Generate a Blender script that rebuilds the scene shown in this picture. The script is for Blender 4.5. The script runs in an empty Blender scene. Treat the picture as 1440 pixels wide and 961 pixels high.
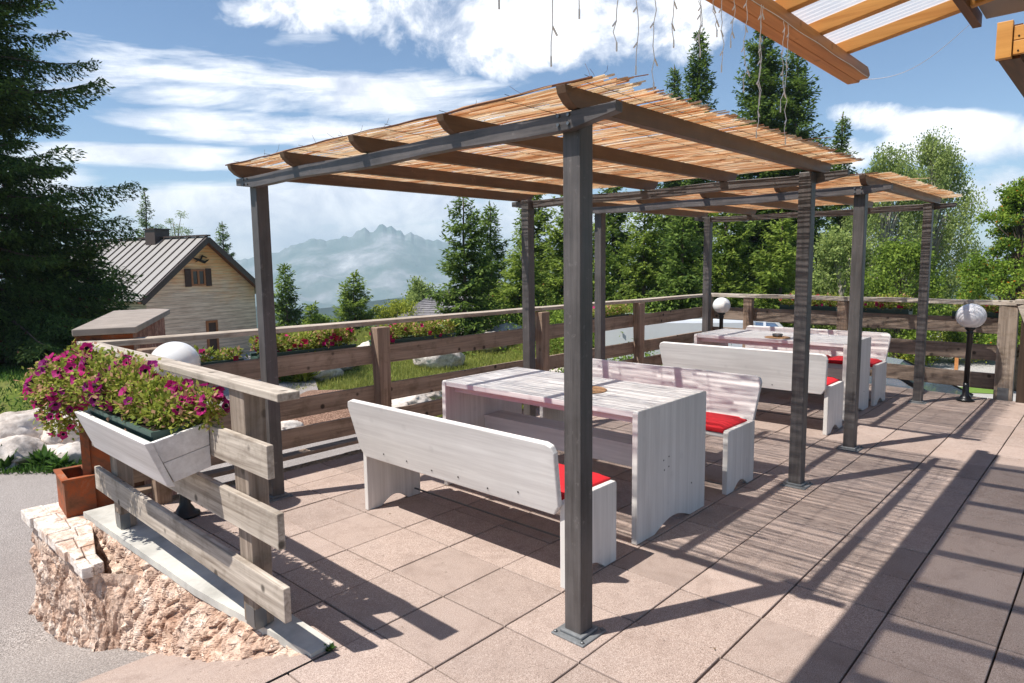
import bpy, math, random
import numpy as np
from mathutils import Vector, Matrix, noise
random.seed(7); rng = np.random.default_rng(7)
R_ = math.radians
scene = bpy.context.scene
COL = scene.collection
V = Vector

# ------------------------------------------------------------------ camera
CAM = V((-1.58827, -2.69775, 1.56151)); F_PX = 944.856
CR = V((0.6768, -0.73605, -0.01331)); CU = V((0.09414, 0.0686, 0.99319)); CF = V((0.73012, 0.67345, -0.11572))
def ray(px, py): return CF + CR*((px-720)/F_PX) - CU*((py-480.5)/F_PX)
def at(px, py, d): return CAM + ray(px, py)*d
def atz(px, py, z):
    r = ray(px, py); return CAM + r*((z-CAM.z)/r.z)
cam = bpy.data.cameras.new('camera'); co = bpy.data.objects.new('camera', cam); COL.objects.link(co)
m = Matrix((CR, CU, -CF)).transposed().to_4x4(); m.translation = CAM; co.matrix_world = m
cam.sensor_width = 36; cam.lens = F_PX/1440*36; cam.clip_start = .05; cam.clip_end = 20000
scene.camera = co

# ------------------------------------------------------------------ object helpers
def link(o, parent=None):
    COL.objects.link(o)
    if parent is not None: o.parent = parent
    return o
def tag(o, label=None, cat=None, group=None, kind=None):
    if label: o['label'] = label
    if cat: o['category'] = cat
    if group: o['group'] = group
    if kind: o['kind'] = kind
    return o
def thing(name, label, cat, loc=(0, 0, 0), rz=0, group=None):
    o = bpy.data.objects.new(name, None); o.empty_display_size = .1
    o.location = loc; o.rotation_euler = (0, 0, rz); link(o)
    return tag(o, label, cat, group)
def copy_tree(o, parent=None):
    c = o.copy(); COL.objects.link(c); c.parent = parent
    for ch in list(o.children): copy_tree(ch, c)
    return c

class MB:
    def __init__(s): s.v = []; s.f = []
    def add(s, vs, fs):
        b = len(s.v); s.v += [tuple(x) for x in vs]; s.f += [tuple(b+i for i in f) for f in fs]; return s
    def hexa(s, p):   # p: 8 points, bottom 4 ccw then top 4
        return s.add(p, [(3,2,1,0),(4,5,6,7),(0,1,5,4),(1,2,6,5),(2,3,7,6),(3,0,4,7)])
    def box(s, x0, x1, y0, y1, z0, z1):
        return s.hexa([(x0,y0,z0),(x1,y0,z0),(x1,y1,z0),(x0,y1,z0),(x0,y0,z1),(x1,y0,z1),(x1,y1,z1),(x0,y1,z1)])
    def beam(s, a, b, w, h, up=(0,0,1), n=1, wob=0):
        a = V(a); b = V(b); d = (b-a).normalized(); side = d.cross(V(up)).normalized(); u = side.cross(d)
        rings = []
        for i in range(n+1):
            c = a.lerp(b, i/n)
            if wob: c = c+side*random.uniform(-wob, wob)+u*random.uniform(-wob, wob)
            rings.append([c+side*(sx*w/2)+u*(sy*h/2) for sx, sy in ((-1,-1),(1,-1),(1,1),(-1,1))])
        vs = [p for r in rings for p in r]; fs = [(3,2,1,0), tuple(n*4+k for k in (0,1,2,3))]
        for i in range(n):
            for k in range(4):
                fs.append((i*4+k, i*4+(k+1)%4, i*4+4+(k+1)%4, i*4+4+k))
        return s.add(vs, fs)
    def prism(s, poly, axis, t0, t1):  # poly of 2D points; axis 0/1/2 is extrusion axis
        def P(q, t):
            return (t,q[0],q[1]) if axis == 0 else ((q[0],t,q[1]) if axis == 1 else (q[0],q[1],t))
        n = len(poly); vs = [P(q,t0) for q in poly]+[P(q,t1) for q in poly]
        fs = [tuple(range(n))[::-1], tuple(range(n,2*n))]+[(i,(i+1)%n,n+(i+1)%n,n+i) for i in range(n)]
        return s.add(vs, fs)
    def tube(s, pts, r, n=6, cap=True):
        pts = [V(p) for p in pts]; rs = r if isinstance(r, (list, tuple)) else [r]*len(pts)
        vs = []; up = V((0.31,0.17,0.93))
        for i, p in enumerate(pts):
            d = (pts[min(i+1,len(pts)-1)]-pts[max(i-1,0)]).normalized()
            a = d.cross(up)
            if a.length < 1e-3: a = d.cross(V((1,0,0)))
            a.normalize(); b = d.cross(a)
            vs += [p+(a*math.cos(k*2*math.pi/n)+b*math.sin(k*2*math.pi/n))*rs[i] for k in range(n)]
        fs = []
        for i in range(len(pts)-1):
            for k in range(n): fs.append((i*n+k, i*n+(k+1)%n, i*n+n+(k+1)%n, i*n+n+k))
        if cap: fs += [tuple(range(n))[::-1], tuple(range((len(pts)-1)*n, len(pts)*n))]
        return s.add(vs, fs)
    def lathe(s, prof, c=(0,0,0), n=24):
        vs = []; fs = []
        for r, z in prof:
            vs += [(c[0]+r*math.cos(k*2*math.pi/n), c[1]+r*math.sin(k*2*math.pi/n), c[2]+z) for k in range(n)]
        for i in range(len(prof)-1):
            for k in range(n): fs.append((i*n+k, i*n+(k+1)%n, i*n+n+(k+1)%n, i*n+n+k))
        fs += [tuple(range(n))[::-1], tuple(range((len(prof)-1)*n, len(prof)*n))]
        return s.add(vs, fs)
    def build(s, name, mat, parent=None, bevel=0, smooth=False):
        me = bpy.data.meshes.new(name); me.from_pydata(s.v, [], s.f); me.update()
        if mat: me.materials.append(mat)
        if smooth:
            me.polygons.foreach_set('use_smooth', [True]*len(me.polygons))
        import bmesh
        bm = bmesh.new(); bm.from_mesh(me); bmesh.ops.recalc_face_normals(bm, faces=bm.faces); bm.to_mesh(me); bm.free()
        o = bpy.data.objects.new(name, me); link(o, parent)
        if bevel:
            b = o.modifiers.new('bevel', 'BEVEL'); b.width = bevel; b.segments = 2; b.limit_method = 'ANGLE'; b.angle_limit = R_(40)
        return o

def mesh_np(name, v, f, mat, parent=None, smooth=False):
    me = bpy.data.meshes.new(name); n, k = len(f), f.shape[1]
    me.vertices.add(len(v)); me.vertices.foreach_set('co', np.asarray(v, np.float32).ravel())
    me.loops.add(n*k); me.loops.foreach_set('vertex_index', np.asarray(f, np.int32).ravel())
    me.polygons.add(n); me.polygons.foreach_set('loop_start', np.arange(0, n*k, k, dtype=np.int32))
    me.polygons.foreach_set('loop_total', np.full(n, k, np.int32))
    me.update(); me.validate()
    if smooth: me.polygons.foreach_set('use_smooth', [True]*n)
    me.materials.append(mat)
    o = bpy.data.objects.new(name, me); return link(o, parent)

# ------------------------------------------------------------------ material helpers
class NT:
    def __init__(s, name):
        s.m = bpy.data.materials.new(name); s.m.use_nodes = True; s.t = s.m.node_tree; s.t.nodes.clear()
        s.out = s.t.nodes.new('ShaderNodeOutputMaterial')
    def n(s, typ, **kw):
        o = s.t.nodes.new(typ)
        for k, v in kw.items():
            if k.startswith('i_'): o.inputs[k[2:].replace('_', ' ')].default_value = v
            else: setattr(o, k, v)
        return o
    def l(s, a, b): s.t.links.new(a, b)
    def math(s, op, a, b=None, c=None, clamp=False):
        o = s.t.nodes.new('ShaderNodeMath'); o.operation = op; o.use_clamp = clamp
        for i, x in enumerate((a, b, c)):
            if x is None: continue
            if isinstance(x, (int, float)): o.inputs[i].default_value = x
            else: s.l(x, o.inputs[i])
        return o.outputs[0]
    def mix(s, fac, a, b, mode='MIX'):
        o = s.t.nodes.new('ShaderNodeMix'); o.data_type = 'RGBA'; o.blend_type = mode
        for i, x in ((0, fac), (6, a), (7, b)):
            if isinstance(x, (int, float)): o.inputs[i].default_value = x
            elif isinstance(x, (tuple, list)): o.inputs[i].default_value = (*x[:3], 1)
            else: s.l(x, o.inputs[i])
        return o.outputs[2]
    def ramp(s, fac, stops):
        o = s.t.nodes.new('ShaderNodeValToRGB'); e = o.color_ramp.elements
        while len(e) < len(stops): e.new(.5)
        for k, (p, c) in enumerate(stops):
            e[k].position = p; e[k].color = (*c, 1) if isinstance(c, (tuple, list)) else (c, c, c, 1)
        s.l(fac, o.inputs[0]); return o.outputs[0]
    def vec(s, scale=(1,1,1), rand=0, island=False):
        tc = s.n('ShaderNodeTexCoord'); v = tc.outputs['Object']
        mp = s.n('ShaderNodeMapping'); mp.inputs['Scale'].default_value = scale
        s.l(v, mp.inputs['Vector']); v = mp.outputs[0]
        if rand:
            oi = s.n('ShaderNodeObjectInfo'); r = s.math('MULTIPLY', oi.outputs['Random'], rand)
            if island:
                g = s.n('ShaderNodeNewGeometry'); r2 = s.math('MULTIPLY', g.outputs['Random Per Island'], rand*1.7); r = s.math('ADD', r, r2)
            va = s.n('ShaderNodeVectorMath', operation='ADD'); cx = s.n('ShaderNodeCombineXYZ')
            for i in range(3): s.l(r, cx.inputs[i])
            s.l(v, va.inputs[0]); s.l(cx.outputs[0], va.inputs[1]); v = va.outputs[0]
        return v
    def noise(s, v, scale, detail=4, rough=.55, out='Fac', dist=0):
        o = s.n('ShaderNodeTexNoise'); o.inputs['Scale'].default_value = scale; o.inputs['Detail'].default_value = detail
        o.inputs['Roughness'].default_value = rough; o.inputs['Distortion'].default_value = dist
        s.l(v, o.inputs['Vector']); return o.outputs[out]
    def bump(s, h, strength=.3, dist=.01, prev=None):
        o = s.n('ShaderNodeBump'); o.inputs['Strength'].default_value = strength; o.inputs['Distance'].default_value = dist
        s.l(h, o.inputs['Height'])
        if prev: s.l(prev, o.inputs['Normal'])
        return o.outputs[0]
    def bsdf(s, color, rough=.7, normal=None, metal=0, spec=.5, **kw):
        b = s.n('ShaderNodeBsdfPrincipled')
        if isinstance(color, (tuple, list)): b.inputs['Base Color'].default_value = (*color[:3], 1)
        else: s.l(color, b.inputs['Base Color'])
        if isinstance(rough, (int, float)): b.inputs['Roughness'].default_value = rough
        else: s.l(rough, b.inputs['Roughness'])
        b.inputs['Metallic'].default_value = metal; b.inputs['Specular IOR Level'].default_value = spec
        if normal: s.l(normal, b.inputs['Normal'])
        for k, v in kw.items(): b.inputs[k.replace('_', ' ')].default_value = v
        return b
    def fin(s, b): s.l(b.outputs[0] if hasattr(b, 'outputs') else b, s.out.inputs[0]); return s.m
def rgb(r, g, b):  # srgb 0-255 to linear
    f = lambda c: (c/255/12.92) if c/255 <= .04045 else ((c/255+.055)/1.055)**2.4
    return (f(r), f(g), f(b))

def wood(name, dark, light, axis=1, rough=.75, knots=.0, grain=1.0, bump=.25, dirt=None, spec=.3):
    t = NT(name); sc = [22*grain]*3; sc[axis] = 1.1*grain
    v = t.vec(tuple(sc), rand=37, island=True)
    n1 = t.noise(v, 1.0, 6, .62, dist=.6)
    sc2 = [70*grain]*3; sc2[axis] = 2.2*grain
    v2 = t.vec(tuple(sc2), rand=11, island=True); n2 = t.noise(v2, 1.0, 3, .6)
    f = t.math('ADD', t.math('MULTIPLY', n1, .65), t.math('MULTIPLY', n2, .35))
    c = t.ramp(f, [(.34, dark), (.62, light)])
    vb = t.vec((1.3,1.3,1.3), rand=9); nb = t.noise(vb, 2.0, 3)
    c = t.mix(t.ramp(nb, [(.35, 0.0), (.7, .45)]), c, tuple(x*.72 for x in light))
    if dirt:
        nd = t.noise(t.vec((5,5,5), rand=5), 1.2, 5, .7); c = t.mix(t.ramp(nd, [(.5, 0.), (.75, .7)]), c, dirt)
    if knots:
        kv = [3.2]*3; kv[axis] = 3.2
        vo = t.n('ShaderNodeTexVoronoi'); vo.inputs['Scale'].default_value = 7.0; t.l(t.vec((1,1,1), rand=13), vo.inputs['Vector'])
        k = t.ramp(vo.outputs['Distance'], [(.10, 1.), (.17, 0.)])
        c = t.mix(t.math('MULTIPLY', k, knots), c, tuple(x*.18 for x in dark))
    return t.fin(t.bsdf(c, rough, t.bump(f, bump, .004), spec=spec))

M = {}
M['whitewood'] = wood('whitewashed_timber', rgb(208,203,200), rgb(238,235,232), axis=1, rough=.6, grain=.8, bump=.12, knots=.08)
M['whitewood_v'] = wood('whitewashed_timber_upright', rgb(204,199,194), rgb(234,230,226), axis=2, rough=.6, grain=.8, bump=.12, knots=.06)
M['whiteplanter'] = wood('white_painted_boards', rgb(196,190,186), rgb(236,232,230), axis=1, rough=.55, grain=.7, bump=.1)
M['grey_y'] = wood('weathered_boards_along', rgb(112,98,86), rgb(208,196,182), axis=1, knots=.8, dirt=rgb(92,80,66), bump=.5)
M['grey_z'] = wood('weathered_posts', rgb(88,74,62), rgb(170,154,140), axis=2, knots=.5, dirt=rgb(96,82,62), bump=.5)
M['brown_x'] = wood('brown_weathered_boards', rgb(104,86,72), rgb(172,150,132), axis=0, knots=.9, dirt=rgb(88,72,52), bump=.45)
M['brown_y'] = wood('dark_weathered_boards', rgb(92,78,68), rgb(158,140,126), axis=1, knots=.8, dirt=rgb(80,68,52), bump=.45)
M['brown_z'] = wood('brown_weathered_posts', rgb(104,84,70), rgb(170,146,128), axis=2, knots=.4, dirt=rgb(96,78,56), bump=.45)
M['rail_x'] = wood('weathered_rail_top', rgb(128,112,98), rgb(204,190,174), axis=0, dirt=rgb(110,92,74), bump=.5)
M['darkwall'] = wood('dark_stained_planks', rgb(42,32,26), rgb(78,62,50), axis=2, bump=.5)
M['larch_x'] = wood('orange_glazed_larch_beam', rgb(172,108,60), rgb(214,150,94), axis=0, rough=.5, grain=.8, knots=.35, bump=.12)
M['larch_y'] = wood('orange_glazed_larch_rafter', rgb(196,130,62), rgb(230,168,92), axis=1, rough=.5, grain=.8, knots=.3, bump=.12)
M['larch_dark'] = wood('dark_brown_glazed_timber', rgb(74,44,26), rgb(112,70,44), axis=0, rough=.5, bump=.12)
def paint(name, c1, c2, rough=.45, bump=.15, axis=2):
    t = NT(name); sc = [60]*3; sc[axis] = 3
    n = t.noise(t.vec(tuple(sc), rand=21), 1., 5, .65); nb = t.noise(t.vec((1,1,1), rand=7), 3., 5, .65)
    c = t.mix(t.ramp(t.math('ADD', t.math('MULTIPLY', nb, .5), t.math('MULTIPLY', n, .5)), [(.38, 0.), (.62, 1.)]), c1, c2)
    nd = t.noise(t.vec((1,1,1), rand=3), 22., 4, .7); c = t.mix(t.ramp(nd, [(.62, 0.), (.74, .35)]), c, tuple(min(1, x*2.6) for x in c2))
    return t.fin(t.bsdf(c, t.ramp(n, [(.3, rough-.08), (.7, rough+.15)]), t.bump(n, bump, .003), spec=.45))
M['pergola'] = paint('dark_glazed_pergola_timber', rgb(66,62,61), rgb(96,91,90), axis=2)
M['pergola_y'] = paint('dark_glazed_pergola_beam', rgb(66,62,61), rgb(104,98,97), axis=1)
M['pergola_x'] = paint('dark_rafter_timber_warm_bounce', rgb(84,63,48), rgb(112,86,66), axis=0)  # warm reflected light painted into the brown of the rafters
M['plate'] = paint('galvanised_plate', rgb(96,98,100), rgb(130,132,134), rough=.4)
def simple(name, col, rough=.6, metal=0, spec=.5, n=.12, bump=.0, scale=8, **kw):
    t = NT(name); nn = t.noise(t.vec((1,1,1), rand=9), scale, 5)
    c = t.mix(t.ramp(nn, [(.3, 0.), (.75, 1.)]), tuple(x*(1-n) for x in col), tuple(min(1, x*(1+n)) for x in col))
    return t.fin(t.bsdf(c, rough, t.bump(nn, bump, .01) if bump else None, metal, spec, **kw))
M['steel'] = simple('grey_steel', rgb(120,122,124), .4, .7)
M['blackpole'] = simple('black_enamel', rgb(22,22,25), .35)
M['red'] = simple('red_cushion_fabric', rgb(204,26,38), .8, n=.08, bump=.15, scale=60)
M['tray'] = simple('dark_green_plastic', rgb(66,88,80), .5)
M['soil'] = simple('potting_soil', rgb(48,36,28), .95, bump=.8, scale=30, n=.4)
M['globe'] = simple('opal_glass', rgb(236,234,232), .18, n=.03, scale=3, spec=.6, Coat_Weight=.4)
def globe_swirl():
    t = NT('alabaster_glass'); w = t.n('ShaderNodeTexWave'); w.inputs['Scale'].default_value = 9; w.inputs['Distortion'].default_value = 9; w.inputs['Detail'].default_value = 1; w.inputs['Detail Scale'].default_value=.6
    t.l(t.vec((1,1,1)), w.inputs['Vector']); c = t.ramp(w.outputs['Fac'], [(.1, rgb(228,226,230)), (.9, rgb(242,240,242))])
    return t.fin(t.bsdf(c, .2, Coat_Weight=.3))
M['swirl'] = globe_swirl()
M['straw'] = simple('woven_straw', rgb(176,136,98), .9, bump=.5, scale=60, n=.3)
M['glass'] = simple('clear_ashtray_glass', (.9,.92,.92), .05, Transmission_Weight=.9)
M['screw'] = simple('dark_screw', rgb(40,34,30), .5, .6)

def foliage(name, dark, light, trans=.35, scale=1.6, rough=.7, accent=None, acc=.0):
    t = NT(name); g = t.n('ShaderNodeNewGeometry'); v = t.vec((1,1,1), rand=17)
    n = t.noise(v, scale, 3, .6)
    f = t.math('ADD', t.math('MULTIPLY', n, .62), t.math('MULTIPLY', g.outputs['Random Per Island'], .38))
    c = t.ramp(f, [(.3, dark), (.68, light)])
    if accent:
        c = t.mix(t.math('LESS_THAN', g.outputs['Random Per Island'], acc), c, accent)
    b = t.bsdf(c, rough, spec=.25); tr = t.n('ShaderNodeBsdfTranslucent'); t.l(c, tr.inputs[0])
    mx = t.n('ShaderNodeMixShader'); mx.inputs[0].default_value = trans
    t.l(b.outputs[0], mx.inputs[1]); t.l(tr.outputs[0], mx.inputs[2]); return t.fin(mx)
M['spruce_dark'] = foliage('dark_spruce_needles', (.034,.070,.020), (.145,.23,.052), .4, 1.6, accent=(.14,.045,.018), acc=.012)
M['spruce'] = foliage('spruce_needles', (.046,.096,.020), (.215,.305,.055), .4, 1.3)
M['larch_n'] = foliage('larch_needles', (.10,.165,.028), (.33,.42,.07), .45, 1.2)
M['birch_l'] = foliage('birch_leaves', (.15,.22,.06), (.44,.52,.16), .5, .9)
M['decid'] = foliage('deciduous_leaves', (.085,.155,.022), (.29,.39,.055), .42, 1.2)
M['rowan'] = foliage('rowan_leaves', (.09,.17,.022), (.29,.40,.05), .45, 1.5, accent=(.7,.22,.02), acc=.02)
M['yellowshrub'] = foliage('yellow_green_shrub_leaves', (.16,.21,.02), (.46,.48,.06), .4, 2.)
M['hedge'] = foliage('hedge_leaves', (.07,.13,.022), (.24,.34,.05), .38, 2., accent=(.75,.16,.10), acc=.02)
M['petleaf'] = foliage('petunia_leaves', (.10,.17,.02), (.42,.44,.08), .45, 9., accent=(.60,.34,.22), acc=.16)
M['grass'] = foliage('grass_blades', (.17,.20,.04), (.42,.42,.11), .4, .9)
M['weed'] = foliage('weed_leaves', (.03,.08,.012), (.10,.20,.03), .3, 4)
M['bark'] = simple('spruce_bark', rgb(104,88,74), .9, bump=.8, scale=12, n=.35)
M['bark_light'] = simple('birch_bark', rgb(176,168,156), .8, bump=.4, scale=10, n=.35)
def petal(name, c1, c2):
    t = NT(name); g = t.n('ShaderNodeNewGeometry'); oi = t.n('ShaderNodeObjectInfo')
    r = t.math('FRACT', t.math('ADD', g.outputs['Random Per Island'], oi.outputs['Random']))
    c = t.mix(r, c1, c2)
    b = t.bsdf(c, .6, spec=.2); tr = t.n('ShaderNodeBsdfTranslucent'); t.l(c, tr.inputs[0])
    mx = t.n('ShaderNodeMixShader'); mx.inputs[0].default_value = .35
    t.l(b.outputs[0], mx.inputs[1]); t.l(tr.outputs[0], mx.inputs[2]); return t.fin(mx)
M['petal'] = petal('magenta_petals', (.60,.02,.20), (.24,.012,.16))
M['petal_far'] = petal('mixed_petals', (.62,.02,.22), (.45,.03,.05))
M['throat'] = simple('dark_flower_throat', (.03,.004,.02), .8)

def tile_mat():
    t = NT('washed_concrete_tiles'); g = t.n('ShaderNodeNewGeometry')
    v = t.vec((1,1,1)); n1 = t.noise(v, 300, 3, .75); n2 = t.noise(v, 1.1, 4, .6); n3 = t.noise(v, 9, 5, .7)
    c = t.ramp(n1, [(.36, rgb(92,76,66)), (.47, rgb(168,147,136)), (.56, rgb(188,168,157)), (.68, rgb(232,216,206))])
    c = t.mix(t.ramp(n2, [(.35, 0.), (.7, .5)]), c, rgb(174,158,150))
    c = t.mix(t.ramp(n3, [(.5, 0.), (.75, .35)]), c, rgb(122,102,92)); n4 = t.noise(v, 3.1, 6, .72, dist=.8); c = t.mix(t.ramp(n4, [(.52, 0.), (.66, .25)]), c, rgb(116,98,88)); n5 = t.noise(v, 34, 2, .5); c = t.mix(t.ramp(n5, [(.70, 0.), (.74, .6)]), c, rgb(96,80,70))
    sh = t.ramp(g.outputs['Random Per Island'], [(0., .80), (.5, .93), (1., 1.03)])
    c = t.mix(1., c, sh, 'MULTIPLY')
    return t.fin(t.bsdf(c, .8, t.bump(n1, .35, .003), spec=.25))
M['tile'] = tile_mat()
def asphalt(name, c1, c2, sc=260):
    t = NT(name); v = t.vec((1,1,1)); n1 = t.noise(v, sc, 3, .75); n2 = t.noise(v, .9, 5, .65); n3 = t.noise(v, 60, 3, .7)
    c = t.ramp(n1, [(.36, tuple(x*.3 for x in c1)), (.5, c1), (.66, c2)])
    c = t.mix(t.ramp(n2, [(.4, 0.), (.65, .55)]), c, tuple(x*.72 for x in c1))
    h = t.math('ADD', n1, n3)
    return t.fin(t.bsdf(c, .9, t.bump(h, .6, .008), spec=.2))
M['asphalt'] = asphalt('worn_grey_asphalt', rgb(150,141,136), rgb(212,203,197), 130)
M['parking'] = asphalt('pale_parking_ground', rgb(176,172,168), rgb(206,202,198), 90)
def conc():
    t = NT('grey_render_coping'); v = t.vec((1,1,1)); n = t.noise(v, 3.5, 6, .6, dist=.4); n2 = t.noise(v, 120, 3)
    c = t.ramp(n, [(.35, rgb(166,163,156)), (.5, rgb(190,187,180)), (.65, rgb(208,204,192))])
    return t.fin(t.bsdf(c, .85, t.bump(n2, .15, .002), spec=.2))
M['concrete'] = conc()
def stone(name, c1, c2, c3, sc=9, crack=None, bump=.6, cs=(1,1,1)):
    t = NT(name); v = t.vec((1,1,1), rand=23)
    n1 = t.noise(v, sc, 7, .68, dist=.4); n2 = t.noise(v, sc*4, 4, .7); n3 = t.noise(v, sc*.4, 3)
    c = t.ramp(n1, [(.36, c1), (.52, c2), (.66, c3)])
    c = t.mix(t.ramp(n2, [(.38, .45), (.55, 0.)]), c, tuple(x*.4 for x in c1))
    c = t.mix(t.ramp(n3, [(.4, 0.), (.7, .35)]), c, c3)
    if crack:
        vo = t.n('ShaderNodeTexVoronoi', feature='DISTANCE_TO_EDGE'); vo.inputs['Scale'].default_value = crack
        vv = t.n('ShaderNodeVectorMath', operation='ADD'); t.l(t.vec(cs), vv.inputs[0]); t.l(t.noise(v, 3, 4, .6, out='Color'), vv.inputs[1]); t.l(vv.outputs[0], vo.inputs['Vector'])
        c = t.mix(t.ramp(vo.outputs['Distance'], [(.0, .75), (.035, 0.)]), c, tuple(x*.35 for x in c1))
    return t.fin(t.bsdf(c, .88, t.bump(t.math('ADD', n1, n2), bump, .012), spec=.2))
M['rockface'] = stone('rough_pink_limestone', rgb(158,122,102), rgb(212,180,158), rgb(238,222,208), 10, bump=1., crack=5.5, cs=(1,1,.45))
M['capstone'] = stone('white_pink_capstone', rgb(196,160,138), rgb(230,216,204), rgb(242,236,228), 6, crack=9, bump=.4)
M['boulder'] = stone('pale_limestone_boulder', rgb(168,152,140), rgb(206,194,184), rgb(228,220,212), 3.5, bump=.7)
M['redstone'] = stone('red_marble_cladding', rgb(120,74,60), rgb(176,124,106), rgb(204,168,150), 7, crack=7, bump=.5)
M['mountainrock'] = None
def rust():
    t = NT('rusted_steel'); v = t.vec((1,1,1), rand=5); n = t.noise(v, 5, 7, .7, dist=.5); n2 = t.noise(v, 30, 4)
    c = t.ramp(n, [(.36, rgb(92,62,42)), (.48, rgb(128,80,56)), (.58, rgb(158,80,42)), (.68, rgb(150,108,86))])
    return t.fin(t.bsdf(c, .85, t.bump(n2, .3, .004), spec=.3))
M['rust'] = rust()

# reed: translucent straw
def reed():
    t = NT('reed_stalks'); g = t.n('ShaderNodeNewGeometry')
    n = t.noise(t.vec((160,9,160)), 1., 3)
    f = t.math('ADD', t.math('MULTIPLY', g.outputs['Random Per Island'], .55), t.math('MULTIPLY', n, .55))
    c = t.ramp(f, [(.2, rgb(204,148,104)), (.36, rgb(236,194,150)), (.56, rgb(248,226,196)), (.8, rgb(252,242,224))])
    b = t.bsdf(c, .6, spec=.3); tr = t.n('ShaderNodeBsdfTranslucent'); t.l(c, tr.inputs[0])
    mx = t.n('ShaderNodeMixShader'); mx.inputs[0].default_value = .68
    t.l(b.outputs[0], mx.inputs[1]); t.l(tr.outputs[0], mx.inputs[2]); return t.fin(mx)
M['reed'] = reed()
def polycarb():
    t = NT('corrugated_polycarbonate'); tr = t.n('ShaderNodeBsdfTransparent'); tr.inputs[0].default_value = (.95,.95,.95,1)
    b = t.bsdf((.78,.78,.78), .35); tl = t.n('ShaderNodeBsdfTranslucent'); tl.inputs[0].default_value = (.85,.85,.86,1)
    m1 = t.n('ShaderNodeMixShader'); m1.inputs[0].default_value = .55; t.l(b.outputs[0], m1.inputs[1]); t.l(tl.outputs[0], m1.inputs[2])
    m2 = t.n('ShaderNodeMixShader'); m2.inputs[0].default_value = .68; t.l(tr.outputs[0], m2.inputs[1]); t.l(m1.outputs[0], m2.inputs[2]); return t.fin(m2)
M['poly'] = polycarb()

# ------------------------------------------------------------------ world: sky + clouds, sun
KX, KY = .49, -.252                                    # shadow displacement per metre of height
sun_dir = V((-KX, -KY, 1)).normalized()
SUN_EL = math.asin(sun_dir.z); SUN_ROT = math.atan2(sun_dir.x, sun_dir.y)
w = bpy.data.worlds.new('World'); scene.world = w; w.use_nodes = True
class WT(NT):
    def __init__(s, w): s.t = w.node_tree; s.t.nodes.clear(); s.out = s.t.nodes.new('ShaderNodeOutputWorld')
t = WT(w)
sky = t.n('ShaderNodeTexSky', sky_type='NISHITA', sun_disc=False, sun_elevation=SUN_EL, sun_rotation=SUN_ROT, altitude=1300, air_density=1.0, dust_density=.6, ozone_density=1.2)
tc = t.n('ShaderNodeTexCoord'); sep = t.n('ShaderNodeSeparateXYZ'); t.l(tc.outputs['Generated'], sep.inputs[0])
X, Y, Z = sep.outputs
az = t.math('MULTIPLY', t.math('ARCTAN2', Y, X), 57.29578)
el = t.math('MULTIPLY', t.math('ARCSINE', Z), 57.29578)
cv = t.n('ShaderNodeCombineXYZ'); t.l(t.math('MULTIPLY', az, .045), cv.inputs[0]); t.l(t.math('MULTIPLY', t.math('ADD', el, t.math('MULTIPLY', az, .06)), .27), cv.inputs[1])
nA = t.noise(cv.outputs[0], 1.6, 9, .6, dist=.35)
cv2 = t.n('ShaderNodeCombineXYZ'); t.l(t.math('MULTIPLY', az, .12), cv2.inputs[0]); t.l(t.math('MULTIPLY', el, .14), cv2.inputs[1]); cv2.inputs[2].default_value = 4.2
nB = t.noise(cv2.outputs[0], 1.5, 9, .62, dist=.3)
def azel(px, py):
    r = ray(px, py).normalized(); return math.degrees(math.atan2(r.y, r.x)), math.degrees(math.asin(r.z))
# (x0,y0)-(x1,y1) centre line ends in the sky, half thickness in px, weight, noise gain, puffy
BANDS = [(60,88,720,150,44,.75,1.3,0),(150,165,560,182,24,1.0,.9,0),(60,214,420,228,17,1.0,.8,0),(120,292,700,290,50,1.4,.5,0),
         (-300,290,150,290,70,1.1,.6,0),(150,338,760,334,34,1.2,.35,1),(600,300,1100,330,60,1.1,.6,0),(300,-6,520,14,34,.85,1.2,1),(540,14,1010,22,78,1.0,1.0,1),(700,60,880,76,40,.6,1.4,1),
         (1160,160,1420,182,20,.85,1.0,1),(1250,205,1520,196,30,.85,1.0,1),(1130,222,1225,214,22,.9,1.0,1),(1330,290,1560,262,46,1.05,.9,1),(1000,-60,1500,-40,40,.5,1.2,1),(380,60,470,56,12,.35,1.3,0),
         (1160,260,1300,262,18,.6,1.1,1)]
mask = None
for x0, y0, x1, y1, th, wt, gain, puffy in BANDS:
    a0, e0 = azel(x0, y0); a1, e1 = azel(x1, y1); am, em = (a0+a1)/2, (e0+e1)/2; ha = abs(a1-a0)/2; sl = (e1-e0)/(a1-a0)
    he = th*.055
    da = t.math('SUBTRACT', az, am)
    de = t.math('SUBTRACT', t.math('SUBTRACT', el, em), t.math('MULTIPLY', da, sl))
    q = t.math('ADD', t.math('POWER', t.math('ABSOLUTE', t.math('DIVIDE', da, ha*1.12)), 3.), t.math('POWER', t.math('ABSOLUTE', t.math('DIVIDE', de, he)), 2.))
    fall = t.math('SUBTRACT', 1.0, q)
    nn = nB if puffy else nA
    val = t.math('ADD', t.math('MULTIPLY', fall, 1.15), t.math('MULTIPLY', t.math('SUBTRACT', nn, .5), 5.4*gain))
    val = t.math('MULTIPLY', t.math('MULTIPLY', val, wt, clamp=True), t.math('MULTIPLY', t.math('ADD', fall, .8), 1.4, clamp=True))
    mask = val if mask is None else t.math('MAXIMUM', mask, val)
lp = t.ramp(nB, [(.3, rgb(182,190,208)), (.6, rgb(246,247,250))])
cl = t.n('ShaderNodeVectorMath', operation='SCALE'); t.l(lp, cl.inputs[0]); cl.inputs['Scale'].default_value = 7.2
hz = t.math('SUBTRACT', 1.0, t.math('DIVIDE', t.math('ABSOLUTE', el), 7.0), clamp=True)
skyc = t.mix(1.0, sky.outputs[0], (.56,.625,.67), 'MULTIPLY')
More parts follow.
